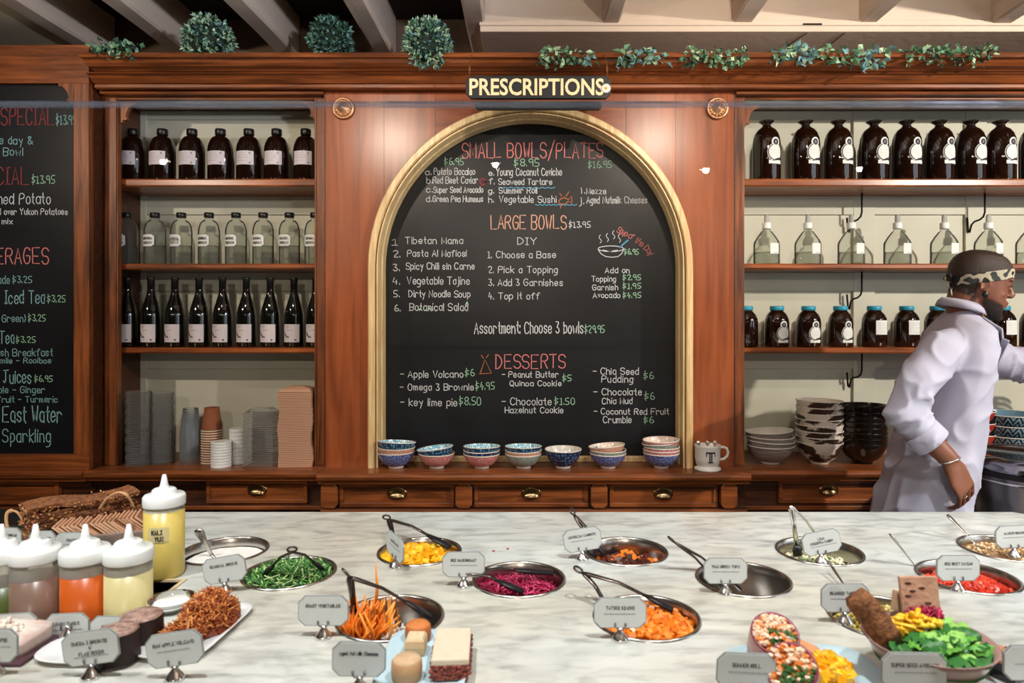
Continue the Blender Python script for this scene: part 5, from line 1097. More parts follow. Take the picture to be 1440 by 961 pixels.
for (x, y, Zd, R_, lb) in [(199, 858, 1.25, 0.037, 'round dark brownie with pale crumb top, the rear one'), (166, 890, 1.165, 0.034, 'round dark brownie with pale crumb top, the front one')]:
    H = 0.046 if Zd > 1.2 else 0.05; z0 = CT+0.006; X = xa(x, Zd)
    if 'front' in lb: Zd = 1.183; X = xa(166, Zd)
    t = thing('brownie', lb, 'cake', (X, Zd, z0), group='dark round brownies'); wb = lambda a, z: 1+0.02*math.sin(7*a+z*90)
    MB().lathe([(R_*1.04, 0), (R_, H*0.5), (R_*0.95, H)], seg=26, capt=False, wob=wb).build('cake', BRN, t); MB().lathe([(R_*0.95, H), (R_*0.9, H+0.003), (0.001, H+0.004)], seg=26, capb=False, capt=False, wob=wb).build('topping', BRT, t)
t = thing('pie_board', 'dark thin tray under the crumbly pale pie', 'tray', (-1.03, 1.225, CT)); MB().box(-0.24, -0.06, 0, 0.155, 0.07, 0.006).build('board', mat('tray_dark', '4a3038', 0.4), t, bevel=0.002)
t = thing('key_lime_pie', 'pale crumbly cream pie slab at the lower left', 'cake', (-1.03, 1.225, CT+0.006)); m = MB(); rr_ = random.Random(9)
rr = []
for i in range(9):
    f = i/8; r = []
    for k in range(36):
        a = 2*PI*k/36; ca, sa = math.cos(a), math.sin(a); s = 1-f**3*0.98 if f > 0.6 else 1; ex = 0.35
        z = 0.03*min(1, f*1.6)+0.003*noise.noise(Vector((ca*8*s, sa*8*s, 1)))
        r.append(Vector((-0.03+0.17*s*math.copysign(abs(ca)**ex, ca), 0.005+0.055*s*math.copysign(abs(sa)**ex, sa), z)))
    rr.append(r)
m.rings(rr); m.build('filling', mat('pie_cream', 'e6dccf', 0.6, col2='d8b8ae', nscale=40, bump=0.6, bscale=60), t)
m = MB(); chunks(m, 120, 0.05, 0.03, 0.008, 0.012, rr_, 2, off=(0.06, -0.01), box=False); m.build('crumbs', fmat('piecr', 'ece6d8', 'e2d4c4'), t, kind='stuff')
platter('plate', 'pale plate with a foamy rim behind the brownies', -0.80, 1.30-0.005, 0.04, 0.025, PORC, corner=0.9) if False else None
t = thing('glass_dish', 'small glass dish beside the recess corner', 'dish', (-0.742, 1.40, CT)); MB().lathe([(0.030, 0), (0.038, 0.010), (0.044, 0.022), (0.046, 0.022), (0.040, 0.009), (0.02, 0.004), (0.001, 0.004)], seg=28, capt=False).build('dish', glassy('dish_glass', 'd8dcd6', 0.5, edge=0.4), t)
MB().lathe([(0.036, 0.012), (0.03, 0.017), (0.001, 0.019)], seg=20, capb=True, capt=False).build('cream', MATS['cream'], t)
# nut cheeses
platter('plate', 'pale blue rectangular plate with nut cheeses', -0.186, 1.150, 0.075, 0.135, PBLUE, corner=0.3, rz=0.02)
t = thing('nut_loaf_slab', 'rectangular slab with cream top over rough red-brown nut side', 'cake', (-0.140, 1.165, CT+0.006), rz=0.06)
b = MB(); b.box(-0.030, -0.055, 0.024, 0.032, 0.058, 0.036); b.build('cream_top', mat('slab_cream', 'd8c4ac', 0.6, noise_amt=0.08, nscale=60), t, bevel=0.003)
m = MB(); m.box(-0.028, -0.053, 0, 0.030, 0.056, 0.024); rr_ = random.Random(2)
for i in range(150):
    q = rr_.random(); f = rr_.choice([0, 0, 1, 2]); x_, y_ = (rr_.uniform(-.028, .03), -0.054) if f == 0 else ((-0.029, rr_.uniform(-.053, .056)) if f == 1 else (0.031, rr_.uniform(-.053, .056))); m.cur = rr_.randrange(2)
    m.ball((x_, y_, rr_.uniform(0.003, 0.024)), (0.005, 0.003, 0.003), 6, 4)
m.build('nut_layer', fmat('nut', '6a2c20', '8c4030'), t, kind='stuff')
for (x, y, h_, R_, c1, c2, lb, sq) in [(572, 932, 0.030, 0.0245, 'c9a884', 'b48a62', 'small round nut cheese with crumbly brown top, front of three', 0), (585, 897, 0.026, 0.024, 'd6bf9a', 'cfae84', 'pale squarish nut cheese, middle of three', 1), (588, 880, 0.026, 0.023, 'c8783c', 'a85a28', 'orange-topped round nut cheese, back of three', 0)]:
    q = onc(x, y, 0.03); t = thing('nut_cheese', lb, 'cheese', (q.x, q.y, CT+0.006), group='small nut cheeses'); n = 24 if not sq else 4
    MB().lathe([(R_*1.0, 0), (R_*1.05, h_*0.5), (R_*1.0, h_*0.93), (R_*0.9, h_)], seg=n, sm=not sq, M=Matrix.Rotation(PI/4 if sq else 0, 3, 'Z'), capt=True).build('cheese', mat('cheese_'+c2, c2, 0.6), t)
    MB().lathe([(R_*0.92, h_), (R_*0.8, h_+0.003), (0.001, h_+0.004)], seg=n, sm=not sq, M=Matrix.Rotation(PI/4 if sq else 0, 3, 'Z'), capb=False, capt=False).build('crust', mat('crust_'+c1, c1, 0.7, bump=0.6, bscale=150, noise_amt=0.15, nscale=80), t)
# summer rolls
platter('plate', 'pale blue plate under the summer rolls', 0.455, 1.10, 0.125, 0.125, PBLUE, corner=0.4)
RICE = mat('rice_paper', 'c98a78', 0.3, sub=0.1, col2='b86a5e', nscale=20); 
def roll(x, y, hh, lb, dr, seed):
    q = onc(x, y, hh); rg = random.Random(seed); t = thing('summer_roll', lb, 'roll', q); M = Vector(dr).normalized().to_track_quat('Z', 'Y').to_matrix(); R_ = 0.040; L = 0.062
    MB().lathe([(R_*0.8, -L), (R_, -L*0.8), (R_*1.02, -0.01), (R_, 0)], seg=24, M=M, capt=False).build('wrapper', RICE, t)
    MB().lathe([(R_*0.90, -0.003), (R_*1.0, 0.001), (R_*0.97, 0.003), (R_*0.86, 0.0)], seg=24, M=M, capb=False, capt=False).build('beet_edge', mat('beet_edge', '7c1c3c', 0.4), t)
    m = MB()
    m.lathe([(R_*0.9, -0.004), (0.001, -0.003)], seg=20, M=M, capb=False, capt=False)
    for i in range(170):
        a = rg.uniform(0, 6.28); r = R_*0.86*math.sqrt(rg.random()); u, v = r*math.cos(a), r*math.sin(a)
        m.cur = 3 if (v < 0.1*R_ and u > -0.3*R_ and rg.random() < .75) else rg.choice([0, 0, 1, 2, 2]); s = rg.uniform(0.005, 0.011)
        m.obox(M @ Vector((u, v, 0.001+rg.uniform(-.002, .003))), (s, s*.6, s*.5), Matrix.Rotation(rg.uniform(0, 3), 3, 'Z') @ Matrix.Rotation(rg.uniform(0, 1), 3, 'X'))
    m.build('filling', fmat('fill', 'e0843e', 'ecd8c4', 'e8c4a4', '3a6230'), t, kind='stuff')
roll(1090, 892, 0.062, 'cut summer roll half with pink wrapper, the rear one', (-0.05, -0.55, 0.8), 1)
roll(1112, 940, 0.055, 'cut summer roll half with pink wrapper, the front one', (-0.35, -0.6, 0.7), 2)
t = thing('salmon_coloured_wedge', 'peach-coloured wedge beside the summer rolls', 'food', onc(1136, 925, 0.01)); t.name = 'melon_wedge'
MB().rings([[Vector((-0.02, -0.02, 0)), Vector((0.028, -0.022, 0)), Vector((0.03, 0.02, 0.004)), Vector((-0.02, 0.022, 0))], [Vector((-0.018, -0.006, 0.03)), Vector((0.02, -0.014, 0.012)), Vector((0.022, 0.012, 0.014)), Vector((-0.018, 0.012, 0.032))]], sm=False).build('flesh', mat('melon', 'd89868', 0.4, noise_amt=0.15, nscale=50), t, bevel=0.004)
q = onc(1172, 946, 0.012); t = thing('mango_pile', 'small pile of yellow mango on the summer roll plate', 'food', (q.x-0.01, q.y, CT+0.006)); m = MB(); rr_ = random.Random(8); mound(m, 0.038, 0, 0.02); chunks(m, 110, 0.04, 0.006, 0.022, 0.013, rr_, 3); m.build('pieces', [MATS['mango_0'], MATS['mango_1'], MATS['mango_2']], t, kind='stuff')
# salad bowl
SBC = W(1305, 897, 1.115); t = thing('salad_bowl', 'frosted pinkish bowl with green salad and bread slices', 'bowl', (SBC.x, SBC.y, CT))
FR2 = glassy('frosted_pink', 'c09a90', 0.62, rough=0.3, edge=0.3); hB = SBC.z-CT; RB_ = 0.100
MB().lathe([(0.052, 0), (0.055, 0.004), (0.075, hB*0.45), (0.091, hB*0.85), (RB_, hB), (RB_-0.003, hB), (0.088, hB*0.85), (0.072, hB*0.45), (0.05, 0.008), (0.001, 0.007)], seg=40, capt=False).build('bowl_wall', FR2, t)
t = thing('green_salad', 'lettuce leaves heaped in the frosted bowl', 'food', (SBC.x, SBC.y, CT+hB*0.75)); m = MB(); rr_ = random.Random(12)
mound(m, 0.085, -0.01, 0.02, 1); SM = fmat('lettuce', '5fa03c', '2e6a2c', '8fc060')
def crinkle(mb, c, s, rg):
    n = 7; ax = Matrix.Rotation(rg.uniform(0, 6.28), 3, 'Z') @ Matrix.Rotation(rg.uniform(-.9, .9), 3, 'X'); vs = []
    for i in range(n):
        for j in range(4):
            u = (i/(n-1)-.5)*2; v = (j/3-.5); vs.append(Vector(c)+ax @ Vector((u*s, v*s*(1.2-u*u*0.8), s*0.22*math.sin(u*9+j*2)+s*0.15*math.cos(v*6))))
    mb._add(vs, [(i*4+j, i*4+j+1, (i+1)*4+j+1, (i+1)*4+j) for i in range(n-1) for j in range(3)], True)
for i in range(70):
    a = rr_.uniform(-PI, PI*0.25); r = 0.072*math.sqrt(rr_.random()); m.cur = rr_.randrange(3); crinkle(m, (r*math.cos(a), r*math.sin(a)-0.01, 0.012+rr_.uniform(0, 0.020)), rr_.uniform(0.014, 0.026), rr_)
m.build('leaves', SM, t, kind='stuff')
def strip_food(name, lb, off, R_, mats, n, base, L=0.028, w=0.003, sy=0.6, h=0.012):
    t = thing(name, lb, 'food', (SBC.x+off[0], SBC.y+off[1], CT+hB*0.75+base)); m = MB(); strands(m, n, R_, 0, h, L, w, random.Random(n), len(mats), sy=sy, up=.5); m.build('strips', mats, t, kind='stuff')
strip_food('mango_strips', 'yellow mango strips across the salad', (-0.015, 0.012), 0.042, [MATS['mango_0'], MATS['mango_1']], 44, 0.032, 0.032, 0.0055, 0.5)
strip_food('beet_shreds', 'magenta beet shreds on the salad', (0.015, 0.038), 0.032, [MATS['kraut_0'], MATS['kraut_2']], 90, 0.034, 0.024, 0.0024, 0.6)
BRD = mat('flatbread', 'c69a80', 0.8, col2='a87c66', nscale=45, bump=0.6, bscale=90); SEED = mat('seed_crust', '9a633c', 0.8, col2='5a351e', nscale=90, bump=1.0, bscale=160)
pc = W(1298, 850, 1.175); t = thing('flatbread_slice', 'square flatbread slice standing upright in the salad bowl', 'bread', (pc.x, pc.y, pc.z-0.05), rot=(-0.16, -0.03, -0.08))
MB().box(-0.032, -0.004, 0, 0.032, 0.004, 0.094).build('slice', BRD, t, bevel=0.002)
m = MB(); rg = random.Random(1)
for (a, b_) in ((-0.018, .083), (-.012, .07), (-.02, .062), (-.006, .04), (-.016, .035), (0.012, .05), (.004, .075)): m.ball((a, -0.0045, b_), (0.006, 0.0015, 0.002), 6, 4)
m.build('holes', mat('bread_hole', '4a2a20', 0.9), t, kind='stuff')
pc = W(1268, 895, 1.10); t = thing('seed_cracker', 'brown seeded bread stick leaning left out of the salad bowl', 'bread', (pc.x-0.012, pc.y+0.02, pc.z-0.015), rot=(-0.1, -0.60, 0))
m = MB(); rg = random.Random(3)
rr = []
for i in range(9):
    z = 0.085*i/8; w_ = 0.021*(1-0.25*(i == 8)); rr.append([Vector((sx*w_+rg.uniform(-.002, .002), sy*0.011+rg.uniform(-.0015, .0015), z)) for sx, sy in ((-1, -1), (0, -1.1), (1, -1), (1, 1), (0, 1.1), (-1, 1))])
m.rings(rr).build('stick', SEED, t)
pc = W(1268, 838, 1.20); t = thing('beige_cracker', 'small beige cracker behind the seeded bread stick', 'bread', (pc.x, pc.y, pc.z-0.03), rot=(-0.2, 0.25, 0)); MB().box(-0.02, -0.003, 0, 0.018, 0.003, 0.035).build('slice', mat('beige_crack', 'b89878', 0.8), t, bevel=0.001)
# far right plate with black bowl
q = onc(1440, 930, 0); platter('plate', 'white plate at the lower right corner', 0.80, 1.10, 0.085, 0.11, PORC, corner=0.35, rz=0.4)
q = W(1415, 922, 1.13); t = thing('black_dish', 'square black dish with nuts at the right edge', 'bowl', (q.x, q.y, CT+0.006), rz=0.5)
hq = 0.028
MB().rings([[Vector((s*a, u*a, z)) for s, u in ((-1, -1), (1, -1), (1, 1), (-1, 1))] for a, z in ((0.024, 0), (0.032, hq), (0.029, hq), (0.022, 0.004))], sm=False).build('dish', mat('black_dish', '1a1c22', 0.15), t)
t = thing('candied_nuts', 'brown candied nuts in the square black dish', 'food', (q.x, q.y, CT+0.006+hq*0.8)); m = MB(); chunks(m, 60, 0.026, 0, 0.016, 0.014, random.Random(6), 2, box=False); m.build('nuts', fmat('cnut', '8a5438', 'b07a58'), t, kind='stuff')

# ------------------------------------------------------------------ back-left: crackers
t = thing('dark_slab', 'thin black slab at the far left back of the counter', 'board', (-1.75, 2.03, CT)); MB().box(-0.5, -0.11, 0, 0.36, 0.055, 0.012).build('board', mat('black_slab', '14120f', 0.5), t, bevel=0.002)  # thin dark slab covering an unidentified dark area of the counter
c = onc(92, 741, 0.03); t = platter('plate', 'light blue square plate under the seeded loaf slices', c.x, c.y-0.02, 0.125, 0.105, mat('sky_plate', '8fb2c8', 0.2, coat=0.3), corner=0.2, rz=0.75, lip=0.016, z=CT+0.0)
for i in range(7):
    rg = random.Random(20+i); z = CT+0.008+0.0135*i; L_ = 0.26-0.012*(i % 3)
    t = thing('seed_loaf_slice', 'long seeded brown crispbread slice on blue plate, %s' % ('topmost of the pile' if i == 6 else ('bottom of the pile' if i == 0 else '%s from bottom of the pile' % ORD[i])), 'bread', (c.x+0.02+rg.uniform(-.008, .008), c.y+0.03, z), rz=0.85+rg.uniform(-.08, .08), group='seeded crispbread slices')
    rr = []
    for k in range(11):
        x = -L_/2+L_*k/10; rr.append([Vector((x+rg.uniform(-.003, .003), sy*0.05+rg.uniform(-.004, .004), zz+rg.uniform(-.0015, .0015)+(0.006 if i == 6 else 0)*math.sin(k*.7))) for sy, zz in ((-1, 0.001), (1, 0.001), (1, 0.0125), (0, 0.0135), (-1, 0.0125))])
    MB().rings(rr, sm=False).build('slice', SEED, t)
    m = MB()
    for k in range(110):
        f = rg.random(); x = rg.uniform(-L_/2, L_/2); m.cur = rg.randrange(3)
        if f < 0.35: p_ = (-L_/2-0.001, rg.uniform(-.05, .05), rg.uniform(.002, .012))
        elif f < 0.75: p_ = (x, -0.052, rg.uniform(.002, .012))
        else: p_ = (x, rg.uniform(-.05, .05), 0.0135)
        m.obox(p_, (0.006, 0.003, 0.003), Matrix.Rotation(rg.uniform(0, 3), 3, 'Y') @ Matrix.Rotation(rg.uniform(0, 3), 3, 'Z'))
    m.build('seeds', fmat('seeds', 'a8683c', '5a2c18', 'c08a58'), t, kind='stuff')
# waffle biscuits in a plastic tray
c = onc(168, 752, 0.0); TY = 1.80; TX = xa(168, TY)
t = thing('biscuit_tray', 'clear plastic tray holding the thin striped biscuits', 'tray', (TX, TY, CT), rz=0.35)
rr = [[Vector((s*(a), u*b_, z)) for s, u in ((-1, -1), (1, -1), (1, 1), (-1, 1))] for a, b_, z in ((0.085, 0.055, 0), (0.10, 0.068, 0.042), (0.108, 0.076, 0.044), (0.108, 0.076, 0.050), (0.100, 0.068, 0.050), (0.083, 0.053, 0.003))]
MB().rings(rr, sm=False).build('tray', glassy('smoky_plastic', 'b8a498', 0.5, rough=0.15, edge=0.3), t, bevel=0.003)
BIS = mat('biscuit', 'b07a58', 0.7, col2='8c563a', nscale=40, bump=0.3, bscale=200); BIE = mat('biscuit_edge', 'dcae8c', 0.7)
bi = 0
Mz = Matrix.Rotation(0.35, 3, 'Z')
for grp, (x0, dx, n, dy) in enumerate([(-0.085, 0.0095, 8, -0.008), (-0.005, 0.0095, 6, 0.0), (0.052, 0.0095, 5, 0.022)]):
    for i in range(n):
        lo = Mz @ Vector((x0+dx*i, dy, 0.012)); rg = random.Random(50+bi)
        o = thing('biscuit', 'thin brown striped biscuit leaning in the plastic tray', 'biscuit', (TX+lo.x, TY+lo.y, CT+lo.z+0.014), group='striped biscuits in the tray', rot=(0, -0.85+rg.uniform(-.03, .03), 0.35+rg.uniform(-.04, .04)))
        if bi == 0: b0 = MB().box(-0.003, -0.038, 0, 0.001, 0.038, 0.068).build('face', BIS, o); b1 = MB().box(-0.0032, -0.0385, 0.066, 0.0014, 0.0385, 0.0695).build('edge', BIE, o); b2 = MB().box(-0.0032, -0.0392, 0, 0.0014, -0.037, 0.0695).build('edge', BIE, o)
        else:
            for b_ in (b0, b1, b2): q = b_.copy(); COL.objects.link(q); q.parent = o
        bi += 1
Z1 = 1.74
hoop([W(140, 716, Z1), W(150, 702, Z1), W(162, 694, Z1), W(172, 693, Z1), W(180, 698, Z1), W(188, 712, Z1+0.02)], 'bent bamboo tongs lying over the striped biscuits', 0.006)
m = MB(); 
# stray crumbs on the marble
for (x, y, c_) in [(694, 775, 0), (714, 772, 1), (720, 800, 0)]:
    q = onc(x, y, 0.002); t = thing('crumb', 'small red crumb on the marble behind the sauerkraut, %s' % ['left', 'right', 'near the bin'][[694, 714, 720].index(x)], 'crumb', q, group='stray red crumbs'); MB().ball((0, 0, 0), (0.004, 0.003, 0.002), 6, 4).build('crumb', mat('red_crumb', 'a82a20', 0.5), t)

# ------------------------------------------------------------------ steel bin beside the man
t = thing('steel_bin', 'round stainless steel bin with domed lid beside the man', 'bin', (xa(1459, 2.47), 2.47, 0.0)); Rk = 0.225
zk = 0.985
MB().lathe([(Rk*0.97, 0), (Rk, 0.01), (Rk, zk), (Rk*0.98, zk+0.002)], seg=56, capt=False).build('body', mat('steel_dark', '6c6a6a', 0.22, 1.0), t)
MB().lathe([(Rk*0.99, zk), (Rk*1.0, zk+0.02), (Rk*0.99, zk+0.022)], seg=56, capb=False, capt=False).build('collar', BLACKP, t)
MB().lathe([(Rk*1.02, zk+0.020), (Rk*1.04, zk+0.024), (Rk*1.04, zk+0.032), (Rk*1.0, zk+0.052), (Rk*0.93, zk+0.064), (Rk*0.80, zk+0.066), (Rk*0.78, zk+0.062), (0.001, zk+0.062)], seg=56, capb=True, capt=False).build('lid', mat('dark_chrome', '9a98a0', 0.12, 1.0), t)
MB().lathe([(Rk*1.004, zk-0.018), (Rk*1.012, zk-0.015), (Rk*1.004, zk-0.012)], seg=56, capb=False, capt=False).build('trim_ring', CHROME, t)
# ------------------------------------------------------------------ glass guard in front of the counter
GY = 0.90; gz = EYE+300*GY/F
G_ = bpy.data.materials.new('guard_glass'); G_.use_nodes = True; nt = G_.node_tree; nt.nodes.clear(); out = nt.nodes.new('ShaderNodeOutputMaterial'); tr = nt.nodes.new('ShaderNodeBsdfTransparent'); tr.inputs[0].default_value = (0.975, 0.985, 0.98, 1)
gl = nt.nodes.new('ShaderNodeBsdfGlossy'); gl.inputs['Roughness'].default_value = 0.0; fr = nt.nodes.new('ShaderNodeFresnel'); fr.inputs[0].default_value = 1.38; mxx = nt.nodes.new('ShaderNodeMixShader'); nt.links.new(fr.outputs[0], mxx.inputs[0]); nt.links.new(tr.outputs[0], mxx.inputs[1]); nt.links.new(gl.outputs[0], mxx.inputs[2]); nt.links.new(mxx.outputs[0], out.inputs[0])
t = thing('glass_guard', 'clear upright glass guard along the customer side of the counter', 'glass guard', (0, GY, CT))
MB()._add([(-0.90, 0, 0.0), (1.5, 0, 0.0), (1.5, 0, gz-CT-0.004), (-0.90, 0, gz-CT-0.004)], [(0, 1, 2, 3)], False).build('pane', G_, t)
MB().box(-0.90, -0.004, gz-CT-0.005, 1.5, 0.004, gz-CT+0.001).build('polished_edge', glassy('glass_edge', 'dde4f0', 0.10, rough=0.1, edge=0.2), t)
# ------------------------------------------------------------------ the man in the lab coat
PY = 2.385                                    # depth of his body axis
def pp(x, y, d=0.0, Zs=PY): return Vector((xa(x, Zs), PY+d, za(y, Zs)))
def ering(c, a, b, n=28, M=None, e=1.0):
    out = []
    for k in range(n):
        t = 2*PI*k/n; ca, sa = math.cos(t), math.sin(t)
        p = Vector((a*math.copysign(abs(ca)**e, ca), b*math.copysign(abs(sa)**e, sa), 0)); out.append(Vector(c)+(M @ p if M else p))
    return out
def limb(mb, pts, rad, seg=16):
    """rounded tapering tube with ball ends"""
    mb.tube(pts, rad, seg); mb.ball(pts[0], rad[0], seg, 8); mb.ball(pts[-1], rad[-1], seg, 8)
def solid(mb, name, voxel, smooth_it=3):
    """union of the closed pieces as one continuous surface"""
    o = mb.build('tmp_'+name, SKIN); r = o.modifiers.new('r', 'REMESH'); r.mode = 'VOXEL'; r.voxel_size = voxel; r.use_smooth_shade = True
    s = o.modifiers.new('s', 'SMOOTH'); s.factor = 0.5; s.iterations = smooth_it
    dg = bpy.context.evaluated_depsgraph_get(); dg.update(); me = bpy.data.meshes.new_from_object(o.evaluated_get(dg)); bpy.data.objects.remove(o)
    me.polygons.foreach_set('use_smooth', [True]*len(me.polygons)); return me
SKIN = mat('skin', '80503c', 0.42, sub=0.08, noise_amt=0.10, nscale=30, bump=0.12, bscale=300)
COATM = mat('coat_cloth', 'b4b3c6', 0.75, noise_amt=0.03, nscale=200, bump=0.08, bscale=500)
man = thing('person', 'man in white lab coat and camouflage headband reaching right along the shelves', 'person', (xa(1300, PY), PY, 0.0))
ORG = Vector(man.location)
# head frame: origin at the ear, +x where he looks (turned a little away and bowed)
HC = pp(1375, 402, -0.0); HM = Matrix.Rotation(-0.20, 3, 'Z') @ Matrix.Rotation(0.20, 3, 'Y')
HS = 0.945
def hp(x, y, z): return HC + HM @ (Vector((x, y, z))*HS)
hd = MB()
HP = [(-0.115, .045, .078, .020), (-0.105, .015, .090, .034), (-0.085, -.015, .096, .048), (-0.060, -.045, .096, .058), (-0.035, -.070, .096, .065), (-0.010, -.092, .096, .070), (0.015, -.104, .095, .074), (0.040, -.109, .100, .076), (0.065, -.108, .101, .077), (0.090, -.098, .092, .073), (0.110, -.080, .074, .062), (0.124, -.052, .046, .043), (0.130, -.022, .016, .018)]
hd.rings([[hp((f+b)/2+(f-b)/2*math.copysign(abs(math.cos(t))**(0.9), math.cos(t)), w*math.copysign(abs(math.sin(t))**0.92, math.sin(t)), z) for t in [2*PI*k/32 for k in range(32)]] for z, b, f, w in HP])
HR = HM
hd.tube([hp(0.090, 0, 0.034), hp(0.108, 0, 0.006), hp(0.120, 0, -0.016)], [0.007, 0.009, 0.012], 10)   # nose bridge
hd.ball(hp(0.114, 0, -0.018), (0.012, 0.012, 0.009), 12, 8, HR)
for s in (-1, 1):
    hd.ball(hp(0.106, s*0.012, -0.020), (0.010, 0.009, 0.008), 10, 6, HR)
    hd.ball(hp(0.080, s*0.033, 0.018), (0.016, 0.015, 0.010), 12, 8, HR)       # lids
    hd.ball(hp(0.086, s*0.030, 0.036), (0.014, 0.026, 0.008), 12, 8, HR)       # brow
    hd.ball(hp(0.055, s*0.044, -0.022), (0.024, 0.013, 0.016), 12, 8, HR)      # cheek
    # ear
    for k in range(9):
        a = -0.6+k*0.55; hd.ball(hp(-0.006+0.015*math.cos(a), s*(0.074+0.004*math.sin(k)), 0.000+0.026*math.sin(a)), 0.0062, 8, 6)
    hd.ball(hp(-0.004, s*0.072, 0.0), (0.013, 0.006, 0.022), 10, 6, HR); hd.ball(hp(0.002, s*0.074, -0.027), (0.008, 0.006, 0.009), 10, 6, HR)
hd.ball(hp(0.097, 0, -0.046), (0.014, 0.024, 0.0075), 12, 8, HR); hd.ball(hp(0.094, 0, -0.060), (0.014, 0.021, 0.008), 12, 8, HR)   # lips
hd.ball(hp(0.078, 0, -0.098), (0.022, 0.024, 0.018), 12, 8, HR)                # chin
NB = pp(1352, 452, 0.0)
hd.tube([hp(-0.030, 0, -0.02), hp(-0.035, 0, -0.075), NB+Vector((0.01, 0, 0.0)), NB+Vector((-0.01, 0, -0.05))], [0.056, 0.056, 0.058, 0.060], 20)
# torso, hips, legs
def bring(y, x0, x1, b, yoff=0.0, n=28, e=0.9):
    p = pp((x0+x1)/2, y, yoff); a = (x1-x0)/2*PY/F; return ering(p, a, b, n, e=e)
bd = hd
TB = [(446, 1342, 1366, .045), (470, 1334, 1366, .09), (500, 1322, 1366, .11), (560, 1304, 1360, .12), (620, 1282, 1352, .125), (680, 1268, 1336, .135), (720, 1262, 1328, .14)]
bd.rings([bring(*q) for q in TB])
hipc = pp(1298, 722)
for s, dx in ((-1, -0.03), (1, 0.05)):
    limb(bd, [hipc+Vector((0, s*0.085, 0)), Vector((hipc.x+dx, PY+s*0.09, 0.50)), Vector((hipc.x+dx*1.4-0.02, PY+s*0.09, 0.09))], [0.085, 0.062, 0.042])
    foot = Vector((hipc.x+dx*1.4-0.02, PY+s*0.09, 0.045)); bd.tube([foot+Vector((-0.05, 0, 0)), foot+Vector((0.05, 0, 0.0)), foot+Vector((0.17, 0, -0.012))], [0.045, 0.045, 0.03], 12); bd.ball(foot+Vector((-0.05, 0, 0)), 0.045, 10, 8)
# near (right) arm
SH_ = pp(1322, 486, 0, 2.25); EL = pp(1271, 584, 0, 2.21); WR = pp(1334, 645, 0, 2.17)
SH_.y, EL.y, WR.y = PY-0.135, PY-0.175, PY-0.215
limb(bd, [SH_+Vector((0.03, 0.05, 0)), (SH_+EL)/2, EL], [0.036, 0.038, 0.036]); limb(bd, [EL, (EL+WR)/2, WR], [0.042, 0.038, 0.030])
# far (left) arm stretched to the right
SF = pp(1362, 488, 0, 2.5); SF.y = PY+0.13; EF = Vector((xa(1445, 2.6), 2.62, za(516, 2.62))); WF = Vector((xa(1530, 2.7), 2.72, za(505, 2.72)))
limb(bd, [SF, (SF+EF)/2, EF], [0.052, 0.046, 0.038]); limb(bd, [EF, (EF+WF)/2, WF], [0.040, 0.035, 0.026])
def hand(mb, wr, M, side, curl, sc=1.0, spread=0.10):
    """M columns: x along the fingers, y across towards the thumb, z out of the back of the hand"""
    def q(x, y, z): return wr+M @ (Vector((x, y, z))*sc)
    mb.rings([[q(x, w*math.cos(t)+o, h*math.sin(t)) for t in [2*PI*k/16 for k in range(16)]] for x, w, h, o in ((-0.005, .026, .020, 0), (0.02, .034, .019, 0), (0.05, .044, .016, 0), (0.080, .043, .013, 0), (0.088, .040, .009, 0))])
    for i, (y, L, r) in enumerate([(0.034, .072, .0078), (0.011, .080, .0080), (-0.012, .075, .0077), (-0.034, .060, .0070)]):
        a = 0.0; p = Vector((0.085, y, 0.0)); pts = [Vector((0.06, y*0.9, 0))]; pts.append(p.copy()); cur = curl*(1+0.08*i); d = spread*(1.5-i)/1.5
        for seg, f in ((0.45, 1.0), (0.30, 1.15), (0.25, 0.7)):
            a += cur*f; p = p+Vector((math.cos(a), d*math.cos(a)*0.6, -math.sin(a)))*L*seg; pts.append(p.copy())
        P_ = [q(*v) for v in pts]; mb.tube(P_, [r*sc*f for f in (1.1, 1.08, 1.0, .92, .75)], 10); mb.ball(P_[-1], r*0.76*sc, 8, 6)
        for v in P_[1:-1]: mb.ball(v, r*1.04*sc, 8, 6)
    tp = [Vector((0.018, 0.022, -0.004)), Vector((0.045, 0.048, -0.012)), Vector((0.072, 0.052, -0.026)), Vector((0.092, 0.044, -0.040))]
    P_ = [q(*v) for v in tp]; mb.tube(P_, [0.015*sc, 0.0125*sc, 0.0105*sc, 0.008*sc], 10); mb.ball(P_[-1], 0.0082*sc, 8, 6)
fx = (pp(1356, 690, 0, 2.17)-pp(1331, 643, 0, 2.17)); fx.y = 0.0; fx.normalize(); bz = Vector((0.55, -0.83, 0.0)); bz = (bz-fx*bz.dot(fx)).normalized(); by = bz.cross(fx)
MH = Matrix((fx, by, bz)).transposed(); hand(bd, WR+fx*0.012, MH, 1, 0.42, 1.2)
fx2 = (WF-EF).normalized(); bz2 = Vector((0, -0.3, 1)); bz2 = (bz2-fx2*bz2.dot(fx2)).normalized(); by2 = bz2.cross(fx2); hand(bd, WF+fx2*0.01, Matrix((fx2, by2, bz2)).transposed(), -1, 0.35, 1.05)
bme = solid(bd, 'body', 0.0048, 4)
for v in bme.vertices: v.co -= ORG
bme.materials.clear(); bme.materials.append(SKIN); bo = bpy.data.objects.new('body', bme); COL.objects.link(bo); bo.parent = man
HMI = HM.inverted() @ Matrix.Scale(1/HS, 3)
